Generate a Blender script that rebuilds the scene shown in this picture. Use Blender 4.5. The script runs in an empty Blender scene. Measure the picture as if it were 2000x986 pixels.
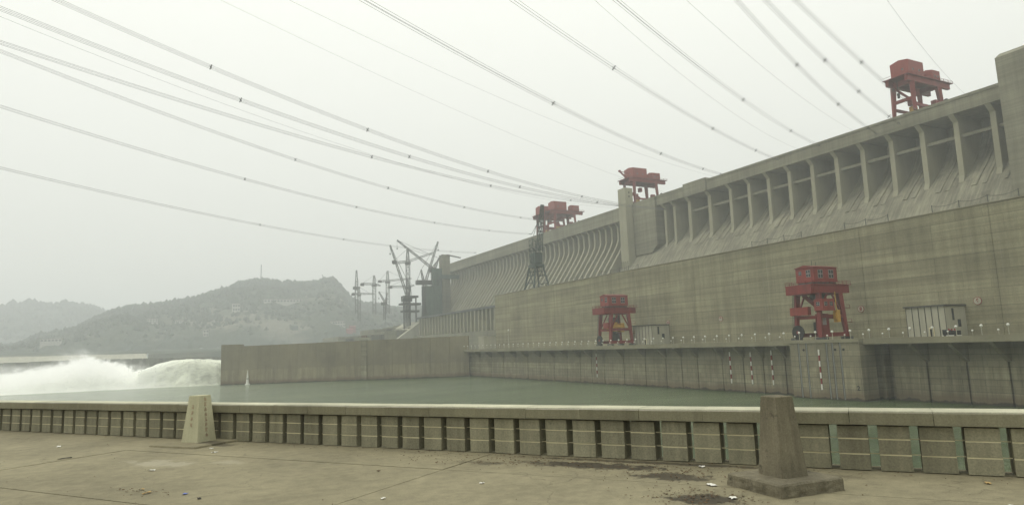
import bpy, math, random
from mathutils import Vector, Matrix, noise as mnoise
random.seed(7)
SC = bpy.context.scene
COL = SC.collection
R = math.radians

# ------------------------------------------------------------------ camera
CAM_Z = 18.0
cam = bpy.data.cameras.new('camera'); camo = bpy.data.objects.new('camera', cam); COL.objects.link(camo)
cam.sensor_fit = 'HORIZONTAL'; cam.sensor_width = 36.0; cam.lens = 36.0 * 1313.83 / 2000
cam.clip_start = 0.1; cam.clip_end = 20000
yaw, pitch, roll = R(27.41), R(7.86), R(-2.057)
fw = Vector((math.sin(yaw)*math.cos(pitch), math.cos(yaw)*math.cos(pitch), math.sin(pitch)))
rt = Vector((math.cos(yaw), -math.sin(yaw), 0)); up = rt.cross(fw)
rt2 = math.cos(roll)*rt + math.sin(roll)*up; up2 = -math.sin(roll)*rt + math.cos(roll)*up
camo.matrix_world = Matrix(((rt2.x, up2.x, -fw.x, 0), (rt2.y, up2.y, -fw.y, 0), (rt2.z, up2.z, -fw.z, CAM_Z), (0, 0, 0, 1)))
SC.camera = camo

# ------------------------------------------------------------------ world, sun, exposure
SUN_AZ, SUN_EL = R(-55), R(63)          # azimuth from +Y towards +X
w = bpy.data.worlds.new('World'); SC.world = w; w.use_nodes = True
nt = w.node_tree; nt.nodes.clear()
o_ = nt.nodes.new('ShaderNodeOutputWorld'); bg = nt.nodes.new('ShaderNodeBackground')
sky = nt.nodes.new('ShaderNodeTexSky'); sky.sky_type = 'NISHITA'; sky.sun_disc = False
sky.sun_elevation = SUN_EL; sky.sun_rotation = SUN_AZ; sky.altitude = 100; sky.air_density = 1.0; sky.dust_density = 6.0; sky.ozone_density = 1.0
ov = nt.nodes.new('ShaderNodeMix'); ov.data_type = 'RGBA'; ov.inputs[0].default_value = 0.88
tc = nt.nodes.new('ShaderNodeTexCoord'); sx_ = nt.nodes.new('ShaderNodeSeparateXYZ'); nt.links.new(tc.outputs['Generated'], sx_.inputs[0])
el_ = nt.nodes.new('ShaderNodeMapRange'); el_.inputs[1].default_value = 0.0; el_.inputs[2].default_value = 1.0; el_.inputs[3].default_value = 0.46; el_.inputs[4].default_value = 1.0
nt.links.new(sx_.outputs[2], el_.inputs[0])
oc = nt.nodes.new('ShaderNodeVectorMath'); oc.operation = 'SCALE'; oc.inputs[0].default_value = (16.6, 16.7, 15.2)   # overcast dome: brightest overhead, dimmer towards the horizon
nt.links.new(el_.outputs[0], oc.inputs['Scale']); nt.links.new(oc.outputs[0], ov.inputs[7])
nt.links.new(sky.outputs[0], ov.inputs[6]); nt.links.new(ov.outputs[2], bg.inputs[0]); nt.links.new(bg.outputs[0], o_.inputs[0])
bg.inputs[1].default_value = 0.1
sun = bpy.data.lights.new('sun', 'SUN'); suno = bpy.data.objects.new('sun', sun); COL.objects.link(suno)
sun.energy = 0.7; sun.angle = R(35); sun.color = (1.0, 0.96, 0.88)
sd = Vector((math.sin(SUN_AZ)*math.cos(SUN_EL), math.cos(SUN_AZ)*math.cos(SUN_EL), math.sin(SUN_EL)))
suno.rotation_euler = sd.to_track_quat('Z', 'Y').to_euler(); suno.location = sd * 50
SC.view_settings.view_transform = 'Standard'; SC.view_settings.look = 'None'
SC.view_settings.exposure = 0.0; SC.view_settings.gamma = 1.0; SC.view_settings.use_curve_mapping = False
SC.cycles.max_bounces = 12; SC.cycles.diffuse_bounces = 3; SC.cycles.glossy_bounces = 3; SC.cycles.volume_bounces = 10
SC.cycles.transparent_max_bounces = 12; SC.cycles.use_denoising = True
SC.cycles.sample_clamp_indirect = 4.0

# ------------------------------------------------------------------ materials
def newmat(name):
    m = bpy.data.materials.new(name); m.use_nodes = True
    n = m.node_tree.nodes; b = n['Principled BSDF']; b.inputs['Specular IOR Level'].default_value = 0.25
    return m, m.node_tree, b
def N(nt, t, **kw):
    n = nt.nodes.new(t)
    for k, v in kw.items(): setattr(n, k, v)
    return n
def mapped_noise(nt, scale, vscale=(1, 1, 1), detail=4, rough=0.6, coord=None):
    mp = N(nt, 'ShaderNodeMapping'); mp.inputs['Scale'].default_value = vscale
    if coord is None:
        g = N(nt, 'ShaderNodeNewGeometry'); coord = g.outputs['Position']
    nt.links.new(coord, mp.inputs[0])
    t = N(nt, 'ShaderNodeTexNoise'); t.inputs['Scale'].default_value = scale; t.inputs['Detail'].default_value = detail; t.inputs['Roughness'].default_value = rough
    nt.links.new(mp.outputs[0], t.inputs['Vector'])
    return t.outputs['Fac']
def ramp(nt, fac, lo, hi, a, b):
    r = N(nt, 'ShaderNodeMapRange'); r.inputs[1].default_value = lo; r.inputs[2].default_value = hi; r.inputs[3].default_value = a; r.inputs[4].default_value = b
    nt.links.new(fac, r.inputs[0]); return r.outputs[0]
def math_(nt, op, a, b=None):
    m = N(nt, 'ShaderNodeMath', operation=op)
    for i, v in enumerate((a, b)):
        if v is None: continue
        if isinstance(v, (int, float)): m.inputs[i].default_value = v
        else: nt.links.new(v, m.inputs[i])
    return m.outputs[0]
def scalecol(nt, col, fac):
    m = N(nt, 'ShaderNodeVectorMath', operation='SCALE')
    if isinstance(col, tuple): m.inputs[0].default_value = col[:3]
    else: nt.links.new(col, m.inputs[0])
    nt.links.new(fac, m.inputs['Scale']); return m.outputs[0]
def mixcol(nt, fac, a, b):
    m = N(nt, 'ShaderNodeMix', data_type='RGBA')
    if isinstance(fac, (int, float)): m.inputs[0].default_value = fac
    else: nt.links.new(fac, m.inputs[0])
    for i, v in ((6, a), (7, b)):
        if isinstance(v, tuple): m.inputs[i].default_value = (*v[:3], 1)
        else: nt.links.new(v, m.inputs[i])
    return m.outputs[2]
def bump(nt, b, h, strength, dist):
    bp = N(nt, 'ShaderNodeBump'); bp.inputs['Strength'].default_value = strength; bp.inputs['Distance'].default_value = dist
    nt.links.new(h, bp.inputs['Height']); nt.links.new(bp.outputs[0], b.inputs['Normal'])

def concrete(name, base, s=1.0, band=None, streak=0.25, blot=0.25, tide=None, bumpd=0.02, fine=0.12, formwork=None, run=(1, 1, 0.06), lifts=None, piece=0.0, stain=None, seep=0.0):
    """cast concrete: cloudy tone, horizontal lifts, vertical runs, optional tide mark; s = size factor of the clouds"""
    m, nt, b = newmat(name); b.inputs['Roughness'].default_value = 0.9
    cl = mapped_noise(nt, 0.05*s, detail=5)
    f = ramp(nt, cl, 0.3, 0.7, 1 - blot, 1 + blot)
    st = mapped_noise(nt, 0.35*s, run, detail=6, rough=0.7)
    f = math_(nt, 'MULTIPLY', f, ramp(nt, st, 0.3, 0.7, 1 - streak, 1 + streak*0.6))
    fn = mapped_noise(nt, 3.0*s, detail=4, rough=0.7)
    f = math_(nt, 'MULTIPLY', f, ramp(nt, fn, 0.25, 0.75, 1 - fine, 1 + fine))
    if band:
        bn = mapped_noise(nt, band, (0.02, 0.02, 1), detail=3, rough=0.75)
        f = math_(nt, 'MULTIPLY', f, ramp(nt, bn, 0.3, 0.7, 0.77, 1.15))
    if formwork:
        g = N(nt, 'ShaderNodeNewGeometry'); sp = N(nt, 'ShaderNodeSeparateXYZ'); nt.links.new(g.outputs['Position'], sp.inputs[0])
        z = math_(nt, 'FRACT', math_(nt, 'DIVIDE', sp.outputs[2], formwork))
        line = math_(nt, 'LESS_THAN', z, 0.05)
        f = math_(nt, 'MULTIPLY', f, ramp(nt, line, 0, 1, 1.0, 0.87))
    if lifts:
        g = N(nt, 'ShaderNodeNewGeometry'); sp = N(nt, 'ShaderNodeSeparateXYZ'); nt.links.new(g.outputs['Position'], sp.inputs[0])
        cb = N(nt, 'ShaderNodeCombineXYZ'); nt.links.new(sp.outputs[1], cb.inputs[0]); nt.links.new(sp.outputs[2], cb.inputs[1])
        for (bw, bh, sq), amt in zip(lifts, (0.10, 0.07)):
            bt = N(nt, 'ShaderNodeTexBrick'); bt.offset = 0.37; bt.squash = sq; nt.links.new(cb.outputs[0], bt.inputs['Vector'])
            bt.inputs['Scale'].default_value = 1.0; bt.inputs['Brick Width'].default_value = bw; bt.inputs['Row Height'].default_value = bh; bt.inputs['Mortar Size'].default_value = 0.10; bt.inputs['Bias'].default_value = 0.0
            bt.inputs['Color1'].default_value = (1-amt,)*3 + (1,); bt.inputs['Color2'].default_value = (1+amt,)*3 + (1,); bt.inputs['Mortar'].default_value = (0.82, 0.82, 0.82, 1)
            sc_ = N(nt, 'ShaderNodeSeparateColor'); nt.links.new(bt.outputs['Color'], sc_.inputs[0])
            f = math_(nt, 'MULTIPLY', f, sc_.outputs[0])
    if piece:
        oi = N(nt, 'ShaderNodeObjectInfo'); f = math_(nt, 'MULTIPLY', f, ramp(nt, oi.outputs['Random'], 0, 1, 1-piece, 1+piece))
    col = scalecol(nt, base, f)
    if tide:
        g = N(nt, 'ShaderNodeNewGeometry'); sp = N(nt, 'ShaderNodeSeparateXYZ'); nt.links.new(g.outputs['Position'], sp.inputs[0])
        z = math_(nt, 'ADD', sp.outputs[2], ramp(nt, mapped_noise(nt, 0.25, (1, 1, 0.3)), 0.3, 0.7, -0.5, 0.5))
        col = mixcol(nt, ramp(nt, z, 1.3, 2.8, 0.75, 0.0), col, (0.135, 0.10, 0.062))
        col = mixcol(nt, ramp(nt, z, 0.35, 0.7, 0.8, 0.0), col, (0.03, 0.03, 0.022))
        hi = math_(nt, 'MULTIPLY', ramp(nt, z, 8.6, 9.2, 0, 1), ramp(nt, st, 0.4, 0.6, 0.1, 0.45))
        col = mixcol(nt, hi, col, (0.12, 0.115, 0.085))
    if stain:
        sn = mapped_noise(nt, stain[0], detail=7, rough=0.72)
        col = mixcol(nt, ramp(nt, sn, stain[1], stain[1]+0.12, 0, stain[2]), col, (0.035, 0.032, 0.024))
    if seep:
        s1 = mapped_noise(nt, 0.45, (1, 1, 0.035), detail=6, rough=0.75); s2 = mapped_noise(nt, 0.06, detail=3)
        col = mixcol(nt, math_(nt, 'MULTIPLY', ramp(nt, s1, 0.56, 0.70, 0, seep), ramp(nt, s2, 0.45, 0.6, 0, 1)), col, (0.07, 0.065, 0.045))
        col = mixcol(nt, math_(nt, 'MULTIPLY', ramp(nt, s1, 0.42, 0.30, 0, seep*0.7), ramp(nt, s2, 0.55, 0.4, 0, 1)), col, (0.34, 0.33, 0.27))
    nt.links.new(col, b.inputs['Base Color'])
    bump(nt, b, fn, 0.5, bumpd)
    return m
def paint(name, base, rough=0.55, wear=0.25, scale=0.6, spec=0.3):
    m, nt, b = newmat(name); b.inputs['Roughness'].default_value = rough; b.inputs['Specular IOR Level'].default_value = spec
    a = mapped_noise(nt, scale, (1, 1, 0.3), detail=6, rough=0.7)
    nt.links.new(scalecol(nt, base, ramp(nt, a, 0.3, 0.7, 1 - wear, 1 + wear)), b.inputs['Base Color'])
    return m
M = {}
HAZE = 0.00045
WIRE_R = 0.045
M['dam'] = concrete('dam concrete', (0.203, 0.196, 0.139), 1.0, seep=0.45, band=0.35, streak=0.26, blot=0.18, formwork=3.0)
M['apron'] = concrete('dam apron concrete', (0.213, 0.205, 0.146), 1.6, stain=(0.09, 0.56, 0.5), streak=0.5, blot=0.3, run=(0.12, 1.3, 0.12), bumpd=0.25, fine=0.25)  # base toned darker overall, standing in for shade in the bays behind the piers
M['fin'] = concrete('spillway pier concrete', (0.290, 0.279, 0.198), 1.0, streak=0.1, blot=0.1)  # paler than the dam face: colour contrast painted to make the bays look shaded
M['ph'] = concrete('powerhouse concrete', (0.248, 0.233, 0.150), 1.2, seep=0.55, band=0.55, streak=0.24, blot=0.2, fine=0.2, lifts=((38.3, 2.4, 1.0), (19.15, 4.8, 1.0)))
M['quay'] = concrete('tailrace wall concrete', (0.274, 0.251, 0.165), 2.0, seep=0.5, band=0.4, streak=0.35, blot=0.16, tide=True, fine=0.2, piece=0.06, lifts=((5.2, 3.0, 1.0), (2.6, 1.5, 1.0)))
M['guide'] = concrete('guide wall concrete', (0.248, 0.218, 0.139), 1.2, seep=0.4, streak=0.35, blot=0.28, tide=True, fine=0.2)
M['deck'] = concrete('deck concrete', (0.224, 0.211, 0.143), 2.0, streak=0.1, blot=0.15)
M['parapet'] = concrete('parapet terrazzo', (0.229, 0.216, 0.148), 12.0, stain=(5.0, 0.62, 0.5), streak=0.3, blot=0.22, bumpd=0.006, fine=0.3, piece=0.13)
M['coping'] = concrete('coping terrazzo', (0.188, 0.178, 0.119), 12.0, stain=(3.0, 0.64, 0.4), streak=0.16, blot=0.18, bumpd=0.0006, fine=0.2, piece=0.09)
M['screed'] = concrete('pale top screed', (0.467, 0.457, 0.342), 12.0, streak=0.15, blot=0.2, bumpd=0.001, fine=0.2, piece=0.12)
M['pillar'] = concrete('bollard concrete', (0.188, 0.169, 0.116), 14.0, stain=(4.5, 0.57, 0.75), streak=0.35, blot=0.3, bumpd=0.015, fine=0.25)
M['paleston'] = concrete('pale painted stone', (0.427, 0.411, 0.277), 14.0, streak=0.15, blot=0.15, bumpd=0.006, fine=0.15)
M['shed'] = concrete('shed render', (0.365, 0.356, 0.277), 3.0, streak=0.15, blot=0.1)
M['coping'].node_tree.nodes['Principled BSDF'].inputs['Roughness'].default_value = 0.14
M['coping'].node_tree.nodes['Principled BSDF'].inputs['Specular IOR Level'].default_value = 0.5
M['shed_dark'] = paint('shed fin', (0.07, 0.07, 0.06))
M['strip'] = paint('ochre groove strip', (0.56, 0.51, 0.33), 0.7, 0.12, 8)
M['red'] = paint('crane red paint', (0.165, 0.017, 0.012), 0.5, 0.28, 0.5)
M['red2'] = paint('crane house red paint', (0.215, 0.032, 0.022), 0.55, 0.2, 0.4)
M['yellow'] = paint('grab yellow paint', (0.46, 0.26, 0.03), 0.5, 0.3, 1.0)
M['steel'] = paint('dark steel', (0.06, 0.065, 0.06), 0.5, 0.3, 0.8)
M['guide_steel'] = paint('galvanised guide steel', (0.20, 0.205, 0.185), 0.5, 0.3, 0.8)
M['crane'] = paint('weathered crane steel', (0.10, 0.105, 0.10), 0.6, 0.3, 0.3)
M['green'] = paint('green crane steel', (0.04, 0.06, 0.05), 0.6, 0.3, 0.3)
M['net'] = paint('green scaffold net', (0.055, 0.085, 0.065), 0.9, 0.4, 0.3)
M['wire'] = paint('aluminium conductor', (0.16, 0.16, 0.155), 0.5, 0.1, 0.3)
M['wire'].node_tree.nodes['Principled BSDF'].inputs['Metallic'].default_value = 0.3
M['dark'] = paint('rubber and soot', (0.02, 0.02, 0.018), 0.8, 0.3, 1)
M['white'] = paint('white enamel', (0.68, 0.68, 0.62), 0.4, 0.08, 1)
M['bandred'] = paint('gauge red', (0.22, 0.03, 0.03), 0.6, 0.2, 1)
M['bandwhite'] = paint('gauge white', (0.72, 0.71, 0.64), 0.6, 0.1, 1)
M['glyph'] = paint('faded red lettering', (0.33, 0.25, 0.17), 0.8, 0.4, 20)
M['paper'] = paint('paper scrap', (0.70, 0.69, 0.63), 0.9, 0.1, 20)
M['blue'] = paint('blue wrapper', (0.12, 0.16, 0.40), 0.5, 0.2, 20)
M['leaf'] = paint('dead leaf', (0.10, 0.065, 0.035), 0.9, 0.4, 20)
M['orangepeel'] = paint('peel scrap', (0.40, 0.28, 0.12), 0.8, 0.3, 20)
M['house'] = paint('far building render', (0.36, 0.35, 0.31), 0.9, 0.1, 0.1)
M['roofing'] = paint('far roof', (0.20, 0.17, 0.15), 0.9, 0.2, 0.1)
M['pane'] = paint('window glass', (0.03, 0.035, 0.04), 0.15, 0.1, 1, 0.5)
M['panew'] = paint('window pane pale', (0.22, 0.20, 0.19), 0.3, 0.1, 1, 0.5)
M['bank'] = concrete('pale revetment', (0.385, 0.376, 0.296), 0.5, streak=0.2, blot=0.15)
M['pile'] = concrete('dark cofferdam', (0.142, 0.142, 0.111), 0.8, streak=0.5, blot=0.2)

def ground_mat():
    m, nt, b = newmat('promenade concrete'); b.inputs['Roughness'].default_value = 0.88
    base = (0.232, 0.209, 0.133)
    f = ramp(nt, mapped_noise(nt, 0.45, detail=6), 0.3, 0.7, 0.78, 1.18)
    f = math_(nt, 'MULTIPLY', f, ramp(nt, mapped_noise(nt, 4.0, detail=6, rough=0.75), 0.25, 0.75, 0.72, 1.22))
    fine = mapped_noise(nt, 45.0, detail=4, rough=0.7)
    f = math_(nt, 'MULTIPLY', f, ramp(nt, fine, 0.25, 0.75, 0.82, 1.15))
    col = scalecol(nt, base, f)
    g = N(nt, 'ShaderNodeNewGeometry')
    def patch(cx, cy, rx, ry, rz, colr, amt, nscale=3.0, thr=0.50, soft=0.12):
        nonlocal col
        mp = N(nt, 'ShaderNodeMapping', vector_type='TEXTURE'); mp.inputs['Location'].default_value = (cx, cy, 16.0); mp.inputs['Rotation'].default_value = (0, 0, rz); mp.inputs['Scale'].default_value = (rx, ry, 5)
        nt.links.new(g.outputs['Position'], mp.inputs[0])
        ln = N(nt, 'ShaderNodeVectorMath', operation='LENGTH'); nt.links.new(mp.outputs[0], ln.inputs[0])
        fall = ramp(nt, ln.outputs['Value'], 0.0, 1.0, 0.33, -0.22)
        nz = mapped_noise(nt, nscale, detail=7, rough=0.72)
        v = math_(nt, 'ADD', nz, fall)
        col = mixcol(nt, math_(nt, 'MULTIPLY', ramp(nt, v, thr+0.05, thr+0.05+soft, 0, 1), amt), col, colr)
    ang = R(90 + 35.43)
    DARK = (0.055, 0.047, 0.033)
    for p in PATCHES: patch(*p)
    vo = N(nt, 'ShaderNodeTexVoronoi', feature='DISTANCE_TO_EDGE'); vo.inputs['Scale'].default_value = 0.55
    wv_ = N(nt, 'ShaderNodeVectorMath', operation='ADD'); wn = N(nt, 'ShaderNodeTexNoise'); wn.inputs['Scale'].default_value = 2.2; wn.inputs['Detail'].default_value = 6
    nt.links.new(g.outputs['Position'], wn.inputs['Vector']); ws = N(nt, 'ShaderNodeVectorMath', operation='SCALE'); ws.inputs['Scale'].default_value = 0.7
    nt.links.new(wn.outputs['Color'], ws.inputs[0]); nt.links.new(g.outputs['Position'], wv_.inputs[0]); nt.links.new(ws.outputs[0], wv_.inputs[1]); nt.links.new(wv_.outputs[0], vo.inputs['Vector'])
    crk = math_(nt, 'MULTIPLY', ramp(nt, vo.outputs['Distance'], 0.0, 0.009, 0.45, 0.0), ramp(nt, mapped_noise(nt, 0.5, detail=2), 0.5, 0.6, 0, 1))
    col = mixcol(nt, crk, col, (0.07, 0.06, 0.04))
    grit = mapped_noise(nt, 16.0, detail=3, rough=0.6)
    col = mixcol(nt, ramp(nt, grit, 0.66, 0.74, 0, 0.5), col, (0.10, 0.085, 0.055))
    col = mixcol(nt, ramp(nt, grit, 0.33, 0.27, 0, 0.35), col, (0.42, 0.39, 0.29))
    # widespread thin grime
    nz = mapped_noise(nt, 1.6, detail=8, rough=0.75)
    col = mixcol(nt, ramp(nt, nz, 0.56, 0.72, 0, 0.45), col, (0.15, 0.128, 0.088))
    nt.links.new(col, b.inputs['Base Color']); bump(nt, b, fine, 0.5, 0.006)
    return m
def water_mat():
    m, nt, b = newmat('river water')
    b.inputs['Base Color'].default_value = (0.05, 0.078, 0.045, 1); b.inputs['Roughness'].default_value = 0.16; b.inputs['IOR'].default_value = 1.33; b.inputs['Specular IOR Level'].default_value = 0.5
    big = mapped_noise(nt, 0.012, (1, 1.6, 1), detail=3)
    col = mixcol(nt, ramp(nt, big, 0.35, 0.65, 0, 1), (0.056, 0.088, 0.034), (0.115, 0.150, 0.072))
    g = N(nt, 'ShaderNodeNewGeometry'); sp = N(nt, 'ShaderNodeSeparateXYZ'); nt.links.new(g.outputs['Position'], sp.inputs[0])
    # aerated water thins out away from the jets
    d = math_(nt, 'ADD', math_(nt, 'MULTIPLY', sp.outputs[0], 1.0), math_(nt, 'MULTIPLY', sp.outputs[1], -0.35))
    fo = mapped_noise(nt, 0.06, (1, 2.0, 1), detail=6, rough=0.7)
    col = mixcol(nt, math_(nt, 'MULTIPLY', ramp(nt, d, -40, -190, 0, 0.8), ramp(nt, fo, 0.35, 0.65, 0.3, 1)), col, (0.42, 0.45, 0.38))
    sk = mapped_noise(nt, 1.0, (0.02, 0.16, 1), detail=5, rough=0.7)
    col = mixcol(nt, ramp(nt, sk, 0.5, 0.72, 0, 0.55), col, (0.16, 0.185, 0.115))
    col = mixcol(nt, ramp(nt, sk, 0.46, 0.3, 0, 0.5), col, (0.035, 0.052, 0.025))
    fl = mapped_noise(nt, 0.25, (1, 2.2, 1), detail=7, rough=0.8)
    col = mixcol(nt, ramp(nt, fl, 0.66, 0.74, 0, 0.45), col, (0.45, 0.48, 0.40))
    nt.links.new(col, b.inputs['Base Color'])
    h = math_(nt, 'ADD', mapped_noise(nt, 0.35, (1, 1.8, 1), detail=5, rough=0.65), math_(nt, 'MULTIPLY', mapped_noise(nt, 1.6, (1, 1.6, 1), detail=3), 0.35))
    bump(nt, b, h, 1.0, 1.1)
    return m
def hill_mat(name, c1, c2, c3):
    m, nt, b = newmat(name); b.inputs['Roughness'].default_value = 1.0; b.inputs['Specular IOR Level'].default_value = 0.0
    a = mapped_noise(nt, 0.02, detail=7, rough=0.7); c = mapped_noise(nt, 0.006, (1, 1, 3), detail=5)
    col = mixcol(nt, ramp(nt, a, 0.35, 0.62, 0, 1), c1, c2)
    col = mixcol(nt, ramp(nt, c, 0.55, 0.66, 0, 0.8), col, c3)
    nt.links.new(col, b.inputs['Base Color']); return m
def foam_mat(name, col, a_lo, rough=0.9):
    m, nt, b = newmat(name); b.inputs['Roughness'].default_value = rough; b.inputs['Specular IOR Level'].default_value = 0.1
    f = mapped_noise(nt, 0.16, (1, 1, 1), detail=7, rough=0.75)
    # the sheet leaving the spillway is still green water; it turns white where it breaks
    g = N(nt, 'ShaderNodeNewGeometry'); sp = N(nt, 'ShaderNodeSeparateXYZ'); nt.links.new(g.outputs['Position'], sp.inputs[0])
    st = mapped_noise(nt, 0.5, (0.12, 1, 0.5), detail=6, rough=0.7)
    xx = math_(nt, 'ADD', sp.outputs[0], ramp(nt, f, 0.3, 0.7, -14, 14))
    wht = scalecol(nt, col, ramp(nt, f, 0.3, 0.7, a_lo, 1.08))
    jt = scalecol(nt, (0.66, 0.685, 0.58), ramp(nt, st, 0.3, 0.7, 0.62, 1.35))
    nt.links.new(mixcol(nt, ramp(nt, xx, -16, 14, 0, 1), wht, jt), b.inputs['Base Color'])
    bump(nt, b, f, 0.6, 1.2)
    return m
M['water'] = water_mat()
M['foam'] = foam_mat('white water', (0.86, 0.88, 0.82), 0.86)
M['hill'] = hill_mat('wooded hillside', (0.045, 0.058, 0.042), (0.07, 0.08, 0.058), (0.19, 0.18, 0.145))
M['hillfar'] = hill_mat('far wooded hillside', (0.045, 0.06, 0.045), (0.065, 0.075, 0.055), (0.09, 0.09, 0.07))
def spray_mat():
    m = bpy.data.materials.new('spray droplets'); m.use_nodes = True; nt = m.node_tree; nt.nodes.clear()
    o = N(nt, 'ShaderNodeOutputMaterial'); mx = N(nt, 'ShaderNodeMixShader'); tr = N(nt, 'ShaderNodeBsdfTransparent'); d = N(nt, 'ShaderNodeBsdfDiffuse'); t2 = N(nt, 'ShaderNodeBsdfTranslucent'); ad = N(nt, 'ShaderNodeMixShader')
    d.inputs[0].default_value = (0.92, 0.93, 0.88, 1); t2.inputs[0].default_value = (0.92, 0.93, 0.88, 1)
    ad.inputs[0].default_value = 0.5; mx.inputs[0].default_value = 0.18
    nt.links.new(d.outputs[0], ad.inputs[1]); nt.links.new(t2.outputs[0], ad.inputs[2])
    nt.links.new(tr.outputs[0], mx.inputs[1]); nt.links.new(ad.outputs[0], mx.inputs[2]); nt.links.new(mx.outputs[0], o.inputs[0])
    return m
M['spray'] = spray_mat()

# ------------------------------------------------------------------ mesh builder and tagging
class MB:
    def __init__(s): s.v = []; s.f = []
    def add(s, vs, fs):
        n = len(s.v); s.v += [tuple(p) for p in vs]; s.f += [tuple(i + n for i in q) for q in fs]; return s
    def box(s, x0, x1, y0, y1, z0, z1):
        return s.add([(x0,y0,z0),(x1,y0,z0),(x1,y1,z0),(x0,y1,z0),(x0,y0,z1),(x1,y0,z1),(x1,y1,z1),(x0,y1,z1)],
                     [(0,3,2,1),(4,5,6,7),(0,1,5,4),(1,2,6,5),(2,3,7,6),(3,0,4,7)])
    def beam(s, p, q, w, h=None, w2=None, h2=None):
        p = Vector(p); q = Vector(q); d = (q - p).normalized(); h = h or w; w2 = w2 or w; h2 = h2 or (h if w2 == w else w2)
        a = d.cross(Vector((0,0,1)))
        if a.length < 1e-4: a = Vector((0,1,0))
        a.normalize(); b = a.cross(d).normalized()
        vs = []
        for c, ww, hh in ((p, w, h), (q, w2, h2)):
            for i, j in ((-1,-1),(1,-1),(1,1),(-1,1)): vs.append(c + a*(i*ww/2) + b*(j*hh/2))
        return s.add(vs, [(0,1,2,3),(4,7,6,5),(0,4,5,1),(1,5,6,2),(2,6,7,3),(3,7,4,0)])
    def tube(s, p, q, r, n=8, r2=None):
        p = Vector(p); q = Vector(q); d = (q - p).normalized(); r2 = r if r2 is None else r2
        a = d.cross(Vector((0.3,0.2,1))).normalized(); b = a.cross(d)
        vs = [c + a*(rr*math.cos(2*math.pi*i/n)) + b*(rr*math.sin(2*math.pi*i/n)) for c, rr in ((p, r), (q, r2)) for i in range(n)]
        fs = [(i, (i+1) % n, n + (i+1) % n, n + i) for i in range(n)] + [tuple(range(n))[::-1], tuple(range(n, 2*n))]
        return s.add(vs, fs)
    def polytube(s, pts, r, n=3):
        k = len(pts); vs = []
        for i, p in enumerate(pts):
            d = (Vector(pts[min(i+1, k-1)]) - Vector(pts[max(i-1, 0)])).normalized()
            a = d.cross(Vector((0,0,1))).normalized(); b = a.cross(d)
            vs += [Vector(p) + a*(r*math.cos(2*math.pi*j/n)) + b*(r*math.sin(2*math.pi*j/n)) for j in range(n)]
        fs = [(i*n+j, i*n+(j+1) % n, (i+1)*n+(j+1) % n, (i+1)*n+j) for i in range(k-1) for j in range(n)]
        return s.add(vs, fs)
    def prism_xz(s, prof, y0, y1):
        k = len(prof); vs = [(x, y0, z) for x, z in prof] + [(x, y1, z) for x, z in prof]
        return s.add(vs, [tuple(range(k)), tuple(range(k, 2*k))[::-1]] + [(i, k+i, k+(i+1) % k, (i+1) % k) for i in range(k)])
    def ball(s, c, r, seg=8, rings=5):
        vs = [(c[0], c[1], c[2]+r)]
        for i in range(1, rings):
            t = math.pi*i/rings
            vs += [(c[0]+r*math.sin(t)*math.cos(2*math.pi*j/seg), c[1]+r*math.sin(t)*math.sin(2*math.pi*j/seg), c[2]+r*math.cos(t)) for j in range(seg)]
        vs.append((c[0], c[1], c[2]-r)); L = len(vs) - 1
        fs = [(0, 1+j, 1+(j+1) % seg) for j in range(seg)]
        for i in range(rings-2): fs += [(1+i*seg+j, 1+(i+1)*seg+j, 1+(i+1)*seg+(j+1) % seg, 1+i*seg+(j+1) % seg) for j in range(seg)]
        b0 = 1+(rings-2)*seg
        fs += [(L, b0+(j+1) % seg, b0+j) for j in range(seg)]
        return s.add(vs, fs)
    def lattice(s, p, q, w0, w1, n, chord, brace):
        p = Vector(p); q = Vector(q); d = (q-p).normalized()
        a = d.cross(Vector((0,0,1)))
        if a.length < 1e-3: a = Vector((1,0,0))
        a.normalize(); b = a.cross(d).normalized()
        def ring(t):
            c = p.lerp(q, t); ww = (w0 + (w1-w0)*t)/2
            return [c + a*(i*ww) + b*(j*ww) for i, j in ((-1,-1),(1,-1),(1,1),(-1,1))]
        prev = ring(0)
        for k in range(1, n+1):
            cur = ring(k/n)
            for i in range(4):
                s.beam(prev[i], cur[i], chord)
                s.beam(prev[i], cur[(i+1) % 4], brace) if k % 2 else s.beam(prev[(i+1) % 4], cur[i], brace)
                s.beam(cur[i], cur[(i+1) % 4], brace)
            prev = cur
        return s
    def build(s, name, mat, parent=None, world=True, smooth=False):
        off = parent.location if (parent is not None and world) else Vector((0,0,0))
        vs = [(x-off[0], y-off[1], z-off[2]) for x, y, z in s.v]
        me = bpy.data.meshes.new(name); me.from_pydata(vs, [], s.f); me.validate()
        me.materials.append(mat if not isinstance(mat, str) else M[mat])
        if smooth: me.polygons.foreach_set('use_smooth', [True]*len(me.polygons))
        o = bpy.data.objects.new(name, me); COL.objects.link(o)
        if parent is not None: o.parent = parent
        return o
def tag(o, label, cat, group=None):
    o['label'] = label; o['category'] = cat
    if group: o['group'] = group
    return o
def thing(name, label, cat, loc, group=None, rz=0.0):
    o = bpy.data.objects.new(name, None); COL.objects.link(o); o.location = loc; o.rotation_euler = (0, 0, rz); o.empty_display_size = 1
    return tag(o, label, cat, group)
def kind(o, k): o['kind'] = k; return o
def sub(o, parent_part):
    """make o a sub-part of a part: both were built in the coordinates of the same thing"""
    o.parent = parent_part; return o
def copy_tree(o, parent=None):
    c = o.copy(); COL.objects.link(c); c.parent = parent
    for ch in list(o.children): copy_tree(ch, c)
    return c
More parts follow.
